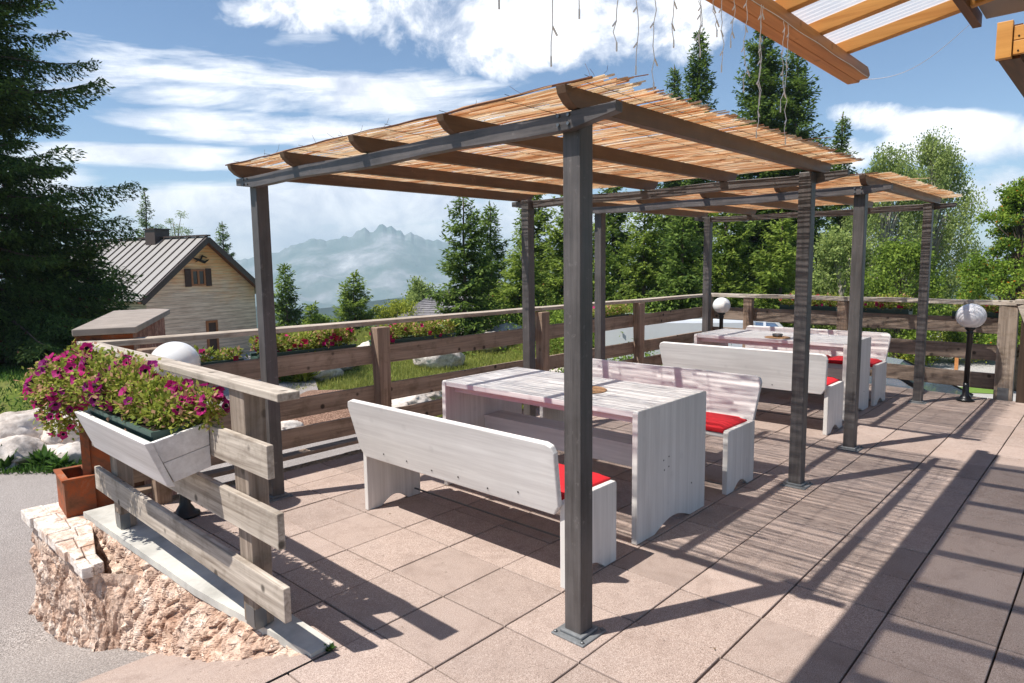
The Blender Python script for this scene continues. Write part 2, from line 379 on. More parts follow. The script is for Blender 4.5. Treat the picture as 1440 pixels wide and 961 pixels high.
skyc = t.mix(t.math('MULTIPLY', mask, .96, clamp=True), skyc, cl.outputs[0])
bg = t.n('ShaderNodeBackground'); bg.inputs['Strength'].default_value = .15; t.l(skyc, bg.inputs[0]); t.l(bg.outputs[0], t.out.inputs[0])
sl = bpy.data.lights.new('sun', 'SUN'); sl.energy = 4.9; sl.angle = R_(.53); sl.color = (1, .955, .88)
so = bpy.data.objects.new('sun', sl); so.rotation_euler = sun_dir.to_track_quat('Z', 'Y').to_euler(); so.location = (0, 0, 20); link(so)
scene.view_settings.view_transform = 'Standard'; scene.view_settings.look = 'None'; scene.view_settings.exposure = .50; scene.view_settings.gamma = 1

# ------------------------------------------------------------------ terrain
fwd = V((CF.x, CF.y, 0)).normalized(); rgt = V((fwd.y, -fwd.x, 0))
def ss(a, b, x): x = min(1, max(0, (x-a)/(b-a))); return x*x*(3-2*x)
def H(x, y):
    d = V((x-CAM.x, y-CAM.y, 0)); D = d.dot(fwd); L = d.dot(rgt); r = d.length
    th = L/max(D, 1) if D > 0 else (9 if L > 0 else -9)
    gl = ss(-.37, -.33, th)*(1-ss(.20, .28, th))*ss(9., 10., D)
    right = ss(.20, .28, th)*ss(3, 5, D)
    z = -.9 - .1*max(0, D-12)*(1-gl)*(1-right)*1. - .55*right
    z += gl*(min(D-9.2, 12)*.035+.07*noise.noise(V((x*.5, y*.5, 0))))
    if D > 21: z -= gl*(D-21)*.16
    if D > 30: z -= right*(D-30)*.14
    z = max(z, -3.0-.12*max(0, r-40))
    z = max(z, -180)
    # ramp beside the low wall
    if x < -.2 and y < 2.7 and r < 14:
        zr = -.31*min(2.9, max(0, y+.35)); z = max(z, zr-.012) if y > -.36 else -.012
    if x > -.25 and x < 7.9 and y < 1.95: z = min(z, -1.1)
    if r < 14 and y < -.36 and x <= -.2: z = -.05
    # bank behind the boulders carries the big spruce
    bk = (1-ss(-.66, -.52, th))*ss(8.6, 10.2, D); z = z*(1-bk)+bk*(-.15-.02*max(0, D-14))
    return z
def terrain_mat():
    t = NT('meadow_ground'); v = t.vec((1,1,1)); n = t.noise(v, .8, 6, .65); n2 = t.noise(v, 14, 4, .7); n3 = t.noise(v, .02, 4, .6)
    c = t.ramp(n, [(.35, (.055,.09,.016)), (.55, (.13,.17,.03)), (.7, (.22,.21,.07))])
    c = t.mix(t.ramp(n2, [(.5, 0.), (.7, .6)]), c, (.11,.085,.055))
    c = t.mix(t.ramp(n3, [(.4, 0.), (.6, .7)]), c, (.03,.055,.018))
    return t.fin(t.bsdf(c, .95, t.bump(n2, .6, .03), spec=.1))
M['ground'] = terrain_mat()
rings = [0.8*1.062**i for i in range(0, 142)]
nA_ = 300; vs = []; 
for r in rings:
    for k in range(nA_):
        a = k*2*math.pi/nA_; x = CAM.x+r*math.cos(a); y = CAM.y+r*math.sin(a)
        vs.append((x, y, H(x, y)-.02))
fs = [(i*nA_+k, i*nA_+(k+1) % nA_, (i+1)*nA_+(k+1) % nA_, (i+1)*nA_+k) for i in range(len(rings)-1) for k in range(nA_)]
b_ = MB(); b_.v = vs; b_.f = fs+[tuple(range(nA_))]
tag(b_.build('ground', M['ground'], smooth=True), kind='structure')

# road: ramp (sloping) + flat yard + descending lane
def ygrid(name, mat, xs, ys, zf):
    b = MB(); nx, ny = len(xs), len(ys)
    b.v = [(x, y, zf(x, y)) for y in ys for x in xs]
    b.f = [(j*nx+i, j*nx+i+1, (j+1)*nx+i+1, (j+1)*nx+i) for j in range(ny-1) for i in range(nx-1)]
    return tag(b.build(name, mat, smooth=True), kind='structure')
rampz = lambda x, y: -.31*min(2.56, max(0, y+.35)) + .012*noise.noise(V((x*1.5, y*1.5, 3)))*ss(-.3, .3, y)
xs = [-14+i*.35 for i in range(33)]+[-2.6+.1*i for i in range(25)]
ys = [-.399, -.372]+[-.35+.1*i for i in range(33)]
yp = [y for y in ys if y < .76]
ygrid('ramp_paving', M['tile'], xs, yp, lambda x, y: rampz(x, y)+.006)
ygrid('road', M['asphalt'], xs, ys, rampz)
def flat_poly(name, mat, pts, z):
    b = MB(); b.add([(x, y, z) for x, y in pts], [tuple(range(len(pts)))]); return tag(b.build(name, mat), kind='structure')
flat_poly('yard_road', M['asphalt'], [(-14, 2.84), (-.2, 2.84), (-.2, 2.2), (9, 2.2), (5.2, 6.2), (3.9, 6.6), (2.6, 5.6), (1.3, 8.2), (.3, 7.05), (-2, 7.8), (-14, 12)], -.868)
pl = [atz(385, 596, -.868), atz(300, 600, -.868), atz(250, 540, -1.6), atz(380, 540, -1.6)]
lane = MB()
p0 = [V((.9, 7.3, -.85)), V((3.4, 5.3, -.85))]; p1 = [V((2.6, 13, -1.2)), V((7.0, 12, -1.2))]; p2 = [V((5, 26, -2.9)), V((11, 24, -2.9))]
for a, b in ((p0, p1), (p1, p2)):
    q = [a[0], a[1], b[1], b[0]]; lane.add([(p.x, p.y, H(p.x, p.y)+.03) for p in q], [(0, 1, 2, 3)])
tag(lane.build('lane', M['asphalt']), kind='structure')
fc = [at(150, 520, 24), at(330, 520, 22), at(420, 520, 26), at(400, 520, 33), at(250, 520, 31)]  # pale ground added to bounce sunlight onto the shaded chalet gable
cxf = sum(fc, V((0, 0, 0)))/5; fm = MB(); nn_ = len(fc)
for k_ in range(9):
    for p in fc:
        q = cxf.lerp(p, k_/8); fm.v.append((q.x, q.y, H(q.x, q.y)+.05))
fm.f = [(k_*nn_+j, k_*nn_+(j+1) % nn_, (k_+1)*nn_+(j+1) % nn_, (k_+1)*nn_+j) for k_ in range(8) for j in range(nn_)]
tag(fm.build('added_bounce_ground', M['parking'], smooth=True), kind='structure')
flat_poly('parking', M['parking'], [(7.9, 4), (7.7, -9), (34, -12), (34, 4), (24, 9), (12, 8)], -1.43)

# ------------------------------------------------------------------ terrace
def edgeX(y): return 7.62+.05*min(0, y)+.085*max(-2.4, min(0, y))
b = MB(); T = .4; g = .0028
for j in range(-16, 5):                # Y rows
    for i in range(-12, 20):
        x0, x1, y0, y1 = i*T, (i+1)*T, j*T, (j+1)*T
        if y0 >= 1.95: continue
        y1 = min(y1, 1.97)
        if x1 <= -.2 and y0 >= -.41: 
            continue
        if x0 < -.2 < x1 and y0 > -.41: x0 = -.2
        if y0 < -.37 < y1 and x0 < -.2: y1 = -.37
        ex0, ex1 = edgeX(y0), edgeX(y1)
        if x0 >= min(ex0, ex1)-.05: continue
        dz = random.uniform(-.0022, .0022); tx = random.uniform(-.0008, .0008)
        jt = lambda: g+abs(random.gauss(0, .0011)); q = [(x0+jt(), y0+jt()), (min(x1, ex0)-jt(), y0+jt()), (min(x1, ex1)-jt(), y1-jt()), (x0+jt(), y1-jt())]
        tops = [(px, py, dz+tx*(px-x0)/T) for px, py in q]; ins = [(px+(.002 if k in (0, 3) else -.002), py+(.002 if k < 2 else -.002), z_) for k, (px, py, z_) in enumerate(tops)]
        out = [(px, py, z_-.003) for px, py, z_ in tops]; bot = [(px, py, -.04) for px, py in q]
        b.add(ins+out+bot, [(0, 1, 2, 3)]+[(4+k, 4+(k+1) % 4, (k+1) % 4, k) for k in range(4)]+[(8+k, 8+(k+1) % 4, 4+(k+1) % 4, 4+k) for k in range(4)])
tag(b.build('terrace_floor', M['tile']), kind='structure')
M['base'] = simple('dark_joint_base', rgb(60,50,46), .95)
b = MB(); b.prism([(-4.9, -6.4), (7.4, -6.4), (7.28, -2.4), (7.58, 0), (7.58, 2.0), (-.19, 2.0), (-.19, -.365), (-4.9, -.365)], 2, -1.6, -.018)
tag(b.build('terrace_base', M['base']), kind='structure')
# gravel kerb strip behind the floor edge
b = MB(); 
for k in range(60):
    x0 = -.19+k*.13
    z0 = -.01+random.uniform(-.012, .012)
    b.hexa([(x0, 1.972, -.2), (x0+.13, 1.972, -.2), (x0+.13, 2.09, -.2), (x0, 2.09, -.2), (x0, 1.972, -.006), (x0+.13, 1.972, -.006), (x0+.13, 2.09, z0), (x0, 2.09, z0)])
M['kerb'] = asphalt('gravelly_mortar', rgb(150,134,112), rgb(190,174,150), 60)
tag(b.build('kerb_strip', M['kerb']), kind='structure')

# ------------------------------------------------------------------ low stone wall
wall = thing('stone_wall', 'low rough pink stone wall with grey coping carrying the front fence', 'wall', (-.4, .8, -.4))
def loc(o, par): o.parent = par; o.matrix_parent_inverse = Matrix.Translation(par.location).inverted(); return o
def face(name, p00, p10, p11, p01, nx, nz, amp, mat, nrm, par, seed=0, foot=None):
    b = MB(); n = V(nrm)
    for j in range(nz+1):
        for i in range(nx+1):
            u, v_ = i/nx, j/nz
            bt = V(p00)*(1-u)+V(p10)*u
            if foot:
                fu = u*(len(foot)-1); fi = min(int(fu), len(foot)-2); bt = V(foot[fi]).lerp(V(foot[fi+1]), fu-fi)
            p = bt*(1-v_)+(V(p01)*(1-u)+V(p11)*u)*v_
            q = V((p.x*9, p.y*9, p.z*4.2))+V((seed, 0, 0))
            dst, _ = noise.voronoi(q+V((noise.noise(q), noise.noise(q+V((5,5,5))), 0))*.7)
            cell = (dst[1]-dst[0])
            h = amp*(min(.55, cell*3.2)-.3)+amp*.5*noise.fractal(V((p.x*20, p.y*20, p.z*10)), .7, 2, 5)+amp*.6*noise.noise(p*4)
            ed = min(1, min(v_, 1-v_)*8+.15)
            b.v.append(tuple(p+n*h*ed))
    w_ = nx+1
    b.f = [(j*w_+i, j*w_+i+1, (j+1)*w_+i+1, (j+1)*w_+i) for j in range(nz) for i in range(nx)]
    return loc(b.build(name, mat, smooth=False), par)
face('stone_face', (-.31, -.40, -.03), (-.61, 1.66, -.74), (-.41, 2.05, -.008), (-.292, -.40, .0), 230, 100, .045, M['rockface'], (-1, 0, 0), wall, foot=[(-.31,-.41,-.02),(-.40,-.16,-.09),(-.46,.18,-.19),(-.50,.6,-.33),(-.53,1.1,-.5),(-.56,1.66,-.74)])
face('stone_face', (-.60, 1.36, -.66), (-.61, 2.75, -.95), (-.585, 2.62, -.09), (-.575, 1.36, -.09), 130, 90, .04, M['rockface'], (-1, 0, 0), wall, 9)
face('stone_face', (-.48, 1.0, -.60), (-.605, 1.37, -.67), (-.578, 1.37, -.088), (-.42, 1.16, -.088), 44, 70, .022, M['rockface'], (-.8, -.5, 0), wall, 4)
b = MB(); b.prism([(-.39, 2.62), (-.34, .51), (-.27, -.30), (-.24, -.30), (-.24, 2.62)], 2, -1.2, -.016); loc(b.build('wall_core', M['rockface'], None), wall)
b = MB(); b.prism([(-.59, 2.62), (-.58, 1.40), (-.53, 1.50), (-.36, 2.15), (-.36, 2.62)], 2, -1.2, -.095); loc(b.build('wall_core', M['rockface'], None), wall)
# coping: gridded so its outer edge is ragged
b = MB(); pts = []
N = 70
for k in range(N+1):
    u = k/N; y = -.385+u*(2.13+.385)
    xo = (-.29-.07*(y+.29)/.8 if y < .51 else -.36-.04*(y-.51)/1.51)-.008+random.uniform(-.0015, .0015)
    xi = -.185-.0*u
    if y < -.33: xo = -.29
    pts.append(((xo, y), (xi, y)))
for k in range(N):
    (a, c), (a2, c2) = pts[k], pts[k+1]
    b.hexa([(a[0], a[1], -.016), (c[0], c[1], -.016), (c2[0], c2[1], -.016), (a2[0], a2[1], -.016), (a[0], a[1], .022), (c[0], c[1], .026), (c2[0], c2[1], .026), (a2[0], a2[1], .022)])
loc(b.build('coping', M['concrete'], None), wall)
b = MB(); ycs = [1.345, 1.50, 1.66, 1.86, 2.03, 2.24, 2.42, 2.66]
for k in range(7):
    y0, y1 = ycs[k], ycs[k+1]
    def xin(y): return -.525+.17*min(1, max(0, (y-1.48)/.7))
    fr = [0, random.uniform(.38, .62), 1]
    for j in range(2):
        z0 = -.034+random.uniform(-.005, .005); z1 = -.098; jx = random.uniform(-.012, .012)
        def xx(y, f): return (-.635+jx*(f == 0))+(xin(y)+.635)*f
        sh_ = random.uniform(-.02, .02)
        c4 = [(xx(y0, fr[j])+.002, y0+.002), (xx(y0, fr[j+1])-.002, y0+.002+sh_*(j == 0)), (xx(y1, fr[j+1])-.002, y1-.002), (xx(y1, fr[j])+.002, y1-.002)]
        b.hexa([(px, py, z1) for px, py in c4]+[(px, py, z0) for px, py in c4])
loc(b.build('capstone', M['capstone'], None, bevel=.006), wall)

# ------------------------------------------------------------------ fences
def board(par, a, b_, w, h, mat, name='board', wob=.0, bevel=.004, n=6):
    m_ = MB(); m_.beam(V(a)-par.location, V(b_)-par.location, w, h, n=n, wob=wob); return m_.build(name, mat, par, bevel=bevel)
# front fence
ff = thing('front_fence', 'short weathered grey timber fence on the stone wall behind the white planter box', 'fence', (-.33, .8, .025), group='terrace fences')
for y in (.0, 1.66):
    m_ = MB(); m_.hexa([(p[0]+.33, p[1]-.8, p[2]-.025) for p in [(-.35,y-.055,.03),(-.268,y-.055,.03),(-.268,y+.055,.03),(-.35,y+.055,.03),(-.356,y-.075,1.06),(-.262,y-.075,1.06),(-.262,y+.06,1.06),(-.356,y+.06,1.06)]])
    p = m_.build('post', M['grey_z'], ff, bevel=.005)
    m_ = MB(); m_.box(-.026, .026, y-.0575-.8, y-.0565-.8+.0, .0, .09); m_.box(-.0235, -.0215, y-.045-.8, y+.03-.8, .0, .09); m_.build('post_bracket', M['steel'], p)
board(ff, (-.37, 1.92, .285), (-.372, -.375, .255), .03, .142, M['grey_y'], wob=.002)
board(ff, (-.37, 1.92, .56), (-.372, -.36, .551), .03, .145, M['grey_y'], wob=.002)
board(ff, (-.37, 1.92, .83), (-.371, -.30, .81), .03, .135, M['grey_y'], wob=.002)
board(ff, (-.285, 2.26, 1.085), (-.338, -.405, 1.078), .092, .032, M['grey_y'], name='rail', wob=.002)
m_ = MB()
for (y, z) in ((-.02, .26), (.02, .30), (-.02, .53), (.02, .58), (1.66, .27), (.0, .80)):
    m_.lathe([(.004, 0), (.004, .002)], (0, 0, 0), 8)
# left/back fence along the terrace
fa = thing('long_fence', 'long brown timber fence with three boards and a flat rail along the garden side', 'fence', (3.6, 2.0, 0), group='terrace fences')
def fpt(x): return 2.02-.016*x           # outer face of posts line
for x in (.02, 1.83, 3.92, 5.80, 7.66):
    y = fpt(x)-.03
    m_ = MB(); lean = random.uniform(.0, .012)
    m_.hexa([(px-3.6, py-2.0, pz) for px, py, pz in [(x-.05,y-.045,-.02),(x+.045,y-.045,-.02),(x+.045,y+.045,-.02),(x-.05,y+.045,-.02),(x-.075,y-.05+lean,1.04),(x+.06,y-.05+lean,1.04),(x+.06,y+.05+lean,1.04),(x-.075,y+.05+lean,1.04)]])
    m_.build('post', M['brown_z'], fa, bevel=.006)
for (z, h) in ((.80, .155), (.455, .155), (.235, .15), (.085, .03), (-.06, .10)):
    xs_ = [-.15, 1.83, 3.92, 5.80, 7.6]
    for a, c in zip(xs_[:-1], xs_[1:]):
        off = .035 if z > .1 else .09
        dz = random.uniform(-.012, .012)
        board(fa, (a+.004, fpt(a)+off, z+dz), (c-.004, fpt(c)+off, z+dz+random.uniform(-.006, .006)), .032 if z != .085 else .11, h, M['brown_x'], wob=.002)
board(fa, (-.30, 2.155, 1.082), (3.92, 2.02, 1.066), .155, .036, M['rail_x'], name='rail', wob=.003)
board(fa, (3.925, 2.02, 1.066), (7.72, 1.88, 1.062), .155, .036, M['rail_x'], name='rail', wob=.003)
# far fence
fb = thing('end_fence', 'dark timber fence across the far end of the terrace behind the second table', 'fence', (7.5, 0, 0), group='terrace fences')
def bx(y): return 7.52+.085*y*.9
for y, wd in ((1.25, .06), (-.03, .065), (-1.74, .085)):
    x = bx(y); m_ = MB(); m_.box(x-.05-7.5, x+.04-7.5, y-wd, y+wd, -.02, 1.035); p = m_.build('post', M['brown_z'] if y > -1 else M['grey_z'], fb, bevel=.006)
    if y < -1:
        m_ = MB(); m_.box(x-.054-7.5, x-.051-7.5, y-.05, y+.05, .0, .14); m_.build('post_bracket', M['steel'], p)
for (z, h) in ((.80, .175), (.505, .175), (.19, .18)):
    for a, c in ((1.88, -.03), (-.034, -1.70)):
        board(fb, (bx(a)+.06, a, z), (bx(c)+.06, c, z+random.uniform(-.01, .01)), .032, h, M['brown_y'], wob=.003)
    board(fb, (bx(1.8)+.13, 1.8, z-.05), (bx(-.6)+.13, -.6, z-.05), .03, .10, M['grey_y'], wob=.003) if z > .7 else None
board(fb, (bx(1.95)+.0, 1.95, 1.062), (bx(-1.9)+.0, -1.9, 1.062), .12, .05, M['grey_y'], name='rail', wob=.003)
# dark plank screen at right end
sc_ = thing('plank_screen', 'dark brown upright plank screen closing the right end of the terrace beside the end fence', 'screen', (7.3, -2.4, 0))
for k in range(12):
    m_ = MB(); y = -1.86-k*.12-.0; m_.box(.0+random.uniform(-.004, .004)-.0, .035, y+2.4-.117, y+2.4, 0, 1.02); m_.build('plank', M['darkwall'], sc_, bevel=.003)
board(sc_, (7.30, -1.80, 1.085), (7.25, -3.3, 1.10), .14, .045, M['grey_y'], name='rail')
board(sc_, (7.24, -1.86, 1.05), (7.22, -2.02, .62), .04, .07, M['grey_y'], name='brace')

# ------------------------------------------------------------------ pergolas
def mesh_of(mb, mat, nm):
    o = mb.build(nm, mat); me = o.data; bpy.data.objects.remove(o); return me
def spawn(nm, me, parent, loc_, rot=(0, 0, 0)):
    o = bpy.data.objects.new(nm, me); link(o, parent); o.location = loc_; o.rotation_euler = rot; return o
BOLT_UP = mesh_of(MB().lathe([(.008, 0), (.008, .006), (.005, .009)], (0, 0, 0), 8), M['steel'], 'bolt')
BOLT_X = mesh_of(MB().tube([(-.007, 0, 0), (.007, 0, 0)], .0065, 8), M['steel'], 'bolt')
SCREW_X = mesh_of(MB().tube([(-.002, 0, 0), (.002, 0, 0)], .005, 6), M['screw'], 'screw')
SCREW_Y = mesh_of(MB().tube([(0, -.0015, 0), (0, .0015, 0)], .005, 6), M['screw'], 'screw')
def pergola(name, label, x0, x1, y0, y1, xa, xb, z=2.065, seed=1, adj=((0,0),(0,0),(0,0),(0,0))):
    random.seed(seed); cx, cy = (x0+x1)/2, (y0+y1)/2
    t = thing(name, label, 'pergola', (cx, cy, 0), group='reed roofed pergolas')
    w = .0425
    for (px, py), (ax, ay) in zip(((x0, y0), (x0, y1), (x1, y0), (x1, y1)), adj):
        X_, Y_ = px-cx+ax, py-cy+ay
        m_ = MB(); m_.box(X_-w, X_+w, Y_-w, Y_+w, .012, z+.066)
        p = m_.build('post', M['pergola'], t, bevel=.005)
        m_ = MB(); m_.box(X_-.085, X_+.085, Y_-.085, Y_+.085, .0, .010); m_.box(X_-.058, X_+.058, Y_-.058, Y_+.058, .010, .024)
        bp = m_.build('base_plate', M['plate'], t, bevel=.008)
        for sx, sy in ((-1, -1), (1, -1), (1, 1), (-1, 1)): spawn('bolt', BOLT_UP, bp, (X_+sx*.07, Y_+sy*.07, .010))
    # side beams along Y, outside faces
    for side, xx in ((-1, x0-w-.024), (1, x1+w+.024)):
        prof = [(y0-.235, z+.012), (y0-.235, z+.066), (y1+.13, z+.075), (y1+.13, z+.05), (y1+.085, z), (y0-.175, z)]
        n = 14; m_ = MB(); ybs = [y0-.235+(y1+.13-y0+.235)*k/n for k in range(n+1)]
        for k, yy in enumerate(ybs):
            sag = .006*math.sin(k*1.1+seed)-.006*math.sin(math.pi*k/n)
            zb = z+sag+(.03 if k in (0,) else 0)+(.022 if k == n else 0); zt = z+.066+sag*.8
            m_.v += [(xx-.022-cx, yy-cy, zb), (xx+.022-cx, yy-cy, zb), (xx+.022-cx, yy-cy, zt), (xx-.022-cx, yy-cy, zt)]
        m_.f = [(3,2,1,0), (4*n, 4*n+1, 4*n+2, 4*n+3)]+[(4*k+q, 4*k+(q+1) % 4, 4*k+4+(q+1) % 4, 4*k+4+q) for k in range(n) for q in range(4)]
        bm_ = m_.build('side_beam', M['pergola_y'], t, bevel=.003)
        for yy in (y0, y1):
            for dy, dz in ((-.024, .017), (.024, .017), (-.024, .05), (.024, .05)): spawn('bolt', BOLT_X, bm_, (xx+side*.0225-cx, yy+dy-cy, z+dz))
    # rafters along X
    for k in range(5):
        y = y0-.05+(y1-y0+.10)*k/4; y = [y0-.045, y0+.62, y0+1.29, y0+1.97, y1+.06][k] if y1-y0 > 2 else y
        h = .074; zt = z+.066
        a, c = x0-.165-cx, x1+.26-cx
        prof = [(a, zt+h), (a+.008, zt+h*.62), (a+.042, zt+h*.2), (a+.075, zt), (c-.075, zt), (c-.03, zt+h*.35), (c, zt+h)]
        m_ = MB(); m_.prism(prof, 1, y-cy-.022, y-cy+.022); m_.build('rafter', M['pergola_x'], t, bevel=.002)
    return t, z+.066+.074
def reedmat(label, x0, x1, y0, y1, zt, seed):
    rs = np.random.default_rng(seed); V_, F_ = [], []
    pitch = .0097; n = int((x1-x0)/pitch); base = 0
    def stalk(xc, ya, yb, zc, r, sides=4, seg=7, wv=.010):
        nonlocal base
        ys_ = np.linspace(ya, yb, seg+1); ph = rs.uniform(0, 6.28); tilt = rs.normal(0, .0045)+(0 if wv < .02 else rs.normal(0, .02))
        k = rs.uniform(.6, 1.5)
        sp = .5*(yb-ya)
        for i, yy in enumerate(ys_):
            u = (yy-y0)/(y1-y0)
            xx = xc+tilt*(yy-(ya+yb)/2)*2+wv*.35*math.sin(ph+k*yy*2.5)+rs.normal(0, .0009)
            sag = -.008*abs(math.sin(u*math.pi*4.0))
            over = max(0, (y0+.22)-yy); zz = zc+sag+rs.normal(0, .0012)-over*rs.uniform(0, .03)
            rr = r*(1-.25*i/seg)
            for s in range(sides):
                a = s*2*math.pi/sides; V_.append((xx+rr*math.cos(a), yy, zz+rr*math.sin(a)))
        for i in range(seg):
            for s in range(sides):
                F_.append((base+i*sides+s, base+i*sides+(s+1) % sides, base+(i+1)*sides+(s+1) % sides, base+(i+1)*sides+s))
        base += (seg+1)*sides
    for i in range(n):
        xc = x0+i*pitch+rs.uniform(-.002, .002)
        if rs.random() < .08: continue
        ya = y0+rs.uniform(-.05, .05)
        while ya < y1-.1:
            yb = min(y1+rs.uniform(-.03, .03), ya+rs.uniform(.45, 1.5))
            if y1-yb < .2: yb = y1+rs.uniform(-.03, .03)
            stalk(xc+rs.uniform(-.002, .002), ya, yb+rs.uniform(0, .05), zt+.006+rs.uniform(0, .004), rs.uniform(.0025, .0039), seg=max(2, int((yb-ya)/.22)), wv=.014)
            ya = yb
        if rs.random() < .5:
            ya = rs.uniform(y0+.02, y1-.5); stalk(xc+rs.uniform(-.006, .006), ya, min(y1+.02, ya+rs.uniform(.3, 1.1)), zt+.013+rs.uniform(0, .004), rs.uniform(.0022, .004), seg=4, wv=.045)
        if rs.random() < .16:
            ya = rs.uniform(y0-.05, y1-.4); stalk(xc+rs.uniform(-.006, .006), ya, min(y1+.02, ya+rs.uniform(.2, .5)), zt+.001, rs.uniform(.0018, .003), seg=3, wv=.06)
    # loose stalks and frayed ends
    for i in range(9):
        xc = rs.uniform(x0, x1); ya = y0+rs.uniform(-.16, .1); stalk(xc, ya, ya+rs.uniform(.3, .8), zt+.02+rs.uniform(0, .006), .0022, 3, 3, .05)
    v = np.array(V_); c0 = np.array([(x0+x1)/2, (y0+y1)/2, zt])
    o = None
    f4 = np.array([f for f in F_], np.int32)
    t = thing('reed_mat', label, 'reed mat', tuple(c0), group='reed mats on the pergolas')
    mesh_np('reeds', v-c0, f4, M['reed'], t)
    m_ = MB()
    for yy in np.linspace(y0+.1, y1-.08, 8):
        for dz in (-.001, .022):
            pts_ = [(x-c0[0], yy-c0[1]+.004*math.sin(x*9), dz+.002*math.sin(x*60)) for x in np.linspace(x0, x1, 60)]
            m_.tube(pts_, .0012, 4)
    m_.build('binding_wire', M['screw'], t)
    m_ = MB(); pts_ = [(x0-.006-c0[0], y-c0[1], .006+.003*math.sin(y*4)+.002*math.sin(y*17)) for y in np.linspace(y0+.06, y1+.02, 40)]
    m_.tube(pts_, .0045, 6)
    for i in range(12):
        y = rs.uniform(y0, y1); a = V((x0-c0[0], y-c0[1], .012)); d = V((rs.uniform(-.03, .03), rs.uniform(-.05, .05), rs.uniform(.005, .045)))
        m_.tube([a, a+d*.5, a+d+V((0, .01, .01))], .0008, 3)
    m_.build('edge_cane', M['larch_dark'], t)
    return t
pg1, zt1 = pergola('pergola', 'nearer dark timber pergola with reed roof standing over the first table', .57, 3.08, -1.07, 1.5, 0, 0, seed=3, adj=((0,0),(0,0),(0,0),(.03,-.08)))
reedmat('sagging straw coloured reed mat roofing the nearer pergola', .435, 3.40, -1.30, 1.63, zt1, 11)
pg2, zt2 = pergola('pergola', 'farther dark timber pergola with reed roof over the table at the end fence', 4.28, 6.66, -1.07, 1.5, 0, 0, z=2.06, seed=5, adj=((0,0),(.03,-.04),(0,0),(.06,-.06)))
reedmat('straw coloured reed mat roofing the farther pergola by the end fence', 4.15, 7.02, -1.28, 1.63, zt2, 12)

# ------------------------------------------------------------------ tables and benches (local: X across, Y along)
def arch_panel(m_, w, h, y0, y1, x0=0, ch=.012):
    pts_ = [(x0, 0), (x0+w*.24, 0)]
    for k in range(1, 10):
        u = k/10; pts_.append((x0+w*(.24+.52*u), .055*math.sin(math.pi*u)))
    pts_ += [(x0+w*.76, 0), (x0+w, 0), (x0+w, h-ch), (x0+w-ch, h), (x0+ch, h), (x0, h-ch)]
    return m_.prism(pts_, 1, y0, y1)
def make_table(label, x, y):
    t = thing('picnic_table', label, 'table', (x, y, 0), group='whitewashed tables')
    W, Lh = .80, .78
    for s in (-1, 1):
        m_ = MB(); arch_panel(m_, W, .752, s*Lh-.018, s*Lh+.018, -W/2); m_.build('end_panel', M['whitewood_v'], t, bevel=.004)
    m_ = MB(); n = 5; pw = (W-.012)/n
    for k in range(n):
        m_.box(-W/2+.006+k*pw+.0012, -W/2+.006+(k+1)*pw-.0012, -Lh+.019, Lh-.019, .715, .748+random.uniform(-.0015, .0015))
    m_.build('tabletop', M['whitewood'], t, bevel=.002)
    for s in (-1, 1):
        m_ = MB(); m_.box(s*.30-.015, s*.30+.015, -Lh+.02, Lh-.02, .665, .714); m_.build('batten', M['whitewood'], t)
    m_ = MB(); m_.box(-.02, .012, -Lh+.019, Lh-.019, .30, .425); m_.build('stretcher', M['whitewood'], t, bevel=.003)
    m_ = MB(); m_.box(-.03, .17, -Lh+.019, Lh-.019, .426, .448); m_.build('shelf', M['whitewood'], t, bevel=.003)
    for (dx, dz) in ((-.12,.42),(-.06,.43),(-.11,.36),(-.06,.37),(.22,.2)): spawn('screw', SCREW_Y, t, (dx, -Lh-.018, dz))
    return t
def make_bench(label, x, y, flip):
    t = thing('bench', label, 'bench', (x, y, 0), rz=math.pi if flip else 0, group='whitewashed benches')
    # back at -X side, seat 0..w
    w, Lh = .43, .80
    for s in (-1, 1):
        m_ = MB(); arch_panel(m_, w, .435, s*Lh-.018, s*Lh+.018, -.02); m_.build('side_panel', M['whitewood_v'], t, bevel=.004)
    m_ = MB(); m_.box(.03, .40, -Lh+.019, Lh-.019, .385, .415); m_.build('seat', M['whitewood'], t, bevel=.005)
    # slanted back board with cut corners
    zb, ztp = .365, .735
    prof = [(-.765, zb), (.765, zb), (.80, zb+.05), (.826, ztp-.045), (.812, ztp-.012), (.78, ztp), (-.78, ztp), (-.812, ztp-.012), (-.826, ztp-.045), (-.80, zb+.05)]
    m_ = MB(); n = len(prof)
    def P(q, o):  # slant outward with height
        k = (q[1]-zb)/(ztp-zb); xx = -.025-.085*k+.0; return (xx+o, q[0], q[1]+(.006 if o > 0 else 0))
    m_.v = [P(q, -.017) for q in prof]+[P(q, .015) for q in prof]
    m_.f = [tuple(range(n))[::-1], tuple(range(n, 2*n))]+[(i, (i+1) % n, n+(i+1) % n, n+i) for i in range(n)]
    m_.build('backrest', M['whitewood'], t, bevel=.006)
    for k in range(6):
        yy = -.55+k*.22; zz = .42+random.uniform(-.02, .02); xx = -.025-.085*(zz-zb)/(ztp-zb)-.017; spawn('screw', SCREW_X, t, (xx, yy, zz))
    m_ = MB(); m_.tube([(.36, -Lh+.02, .05), (.36, Lh-.02, .05)], .006, 6); m_.build('tie_rod', M['steel'], t)
    return t
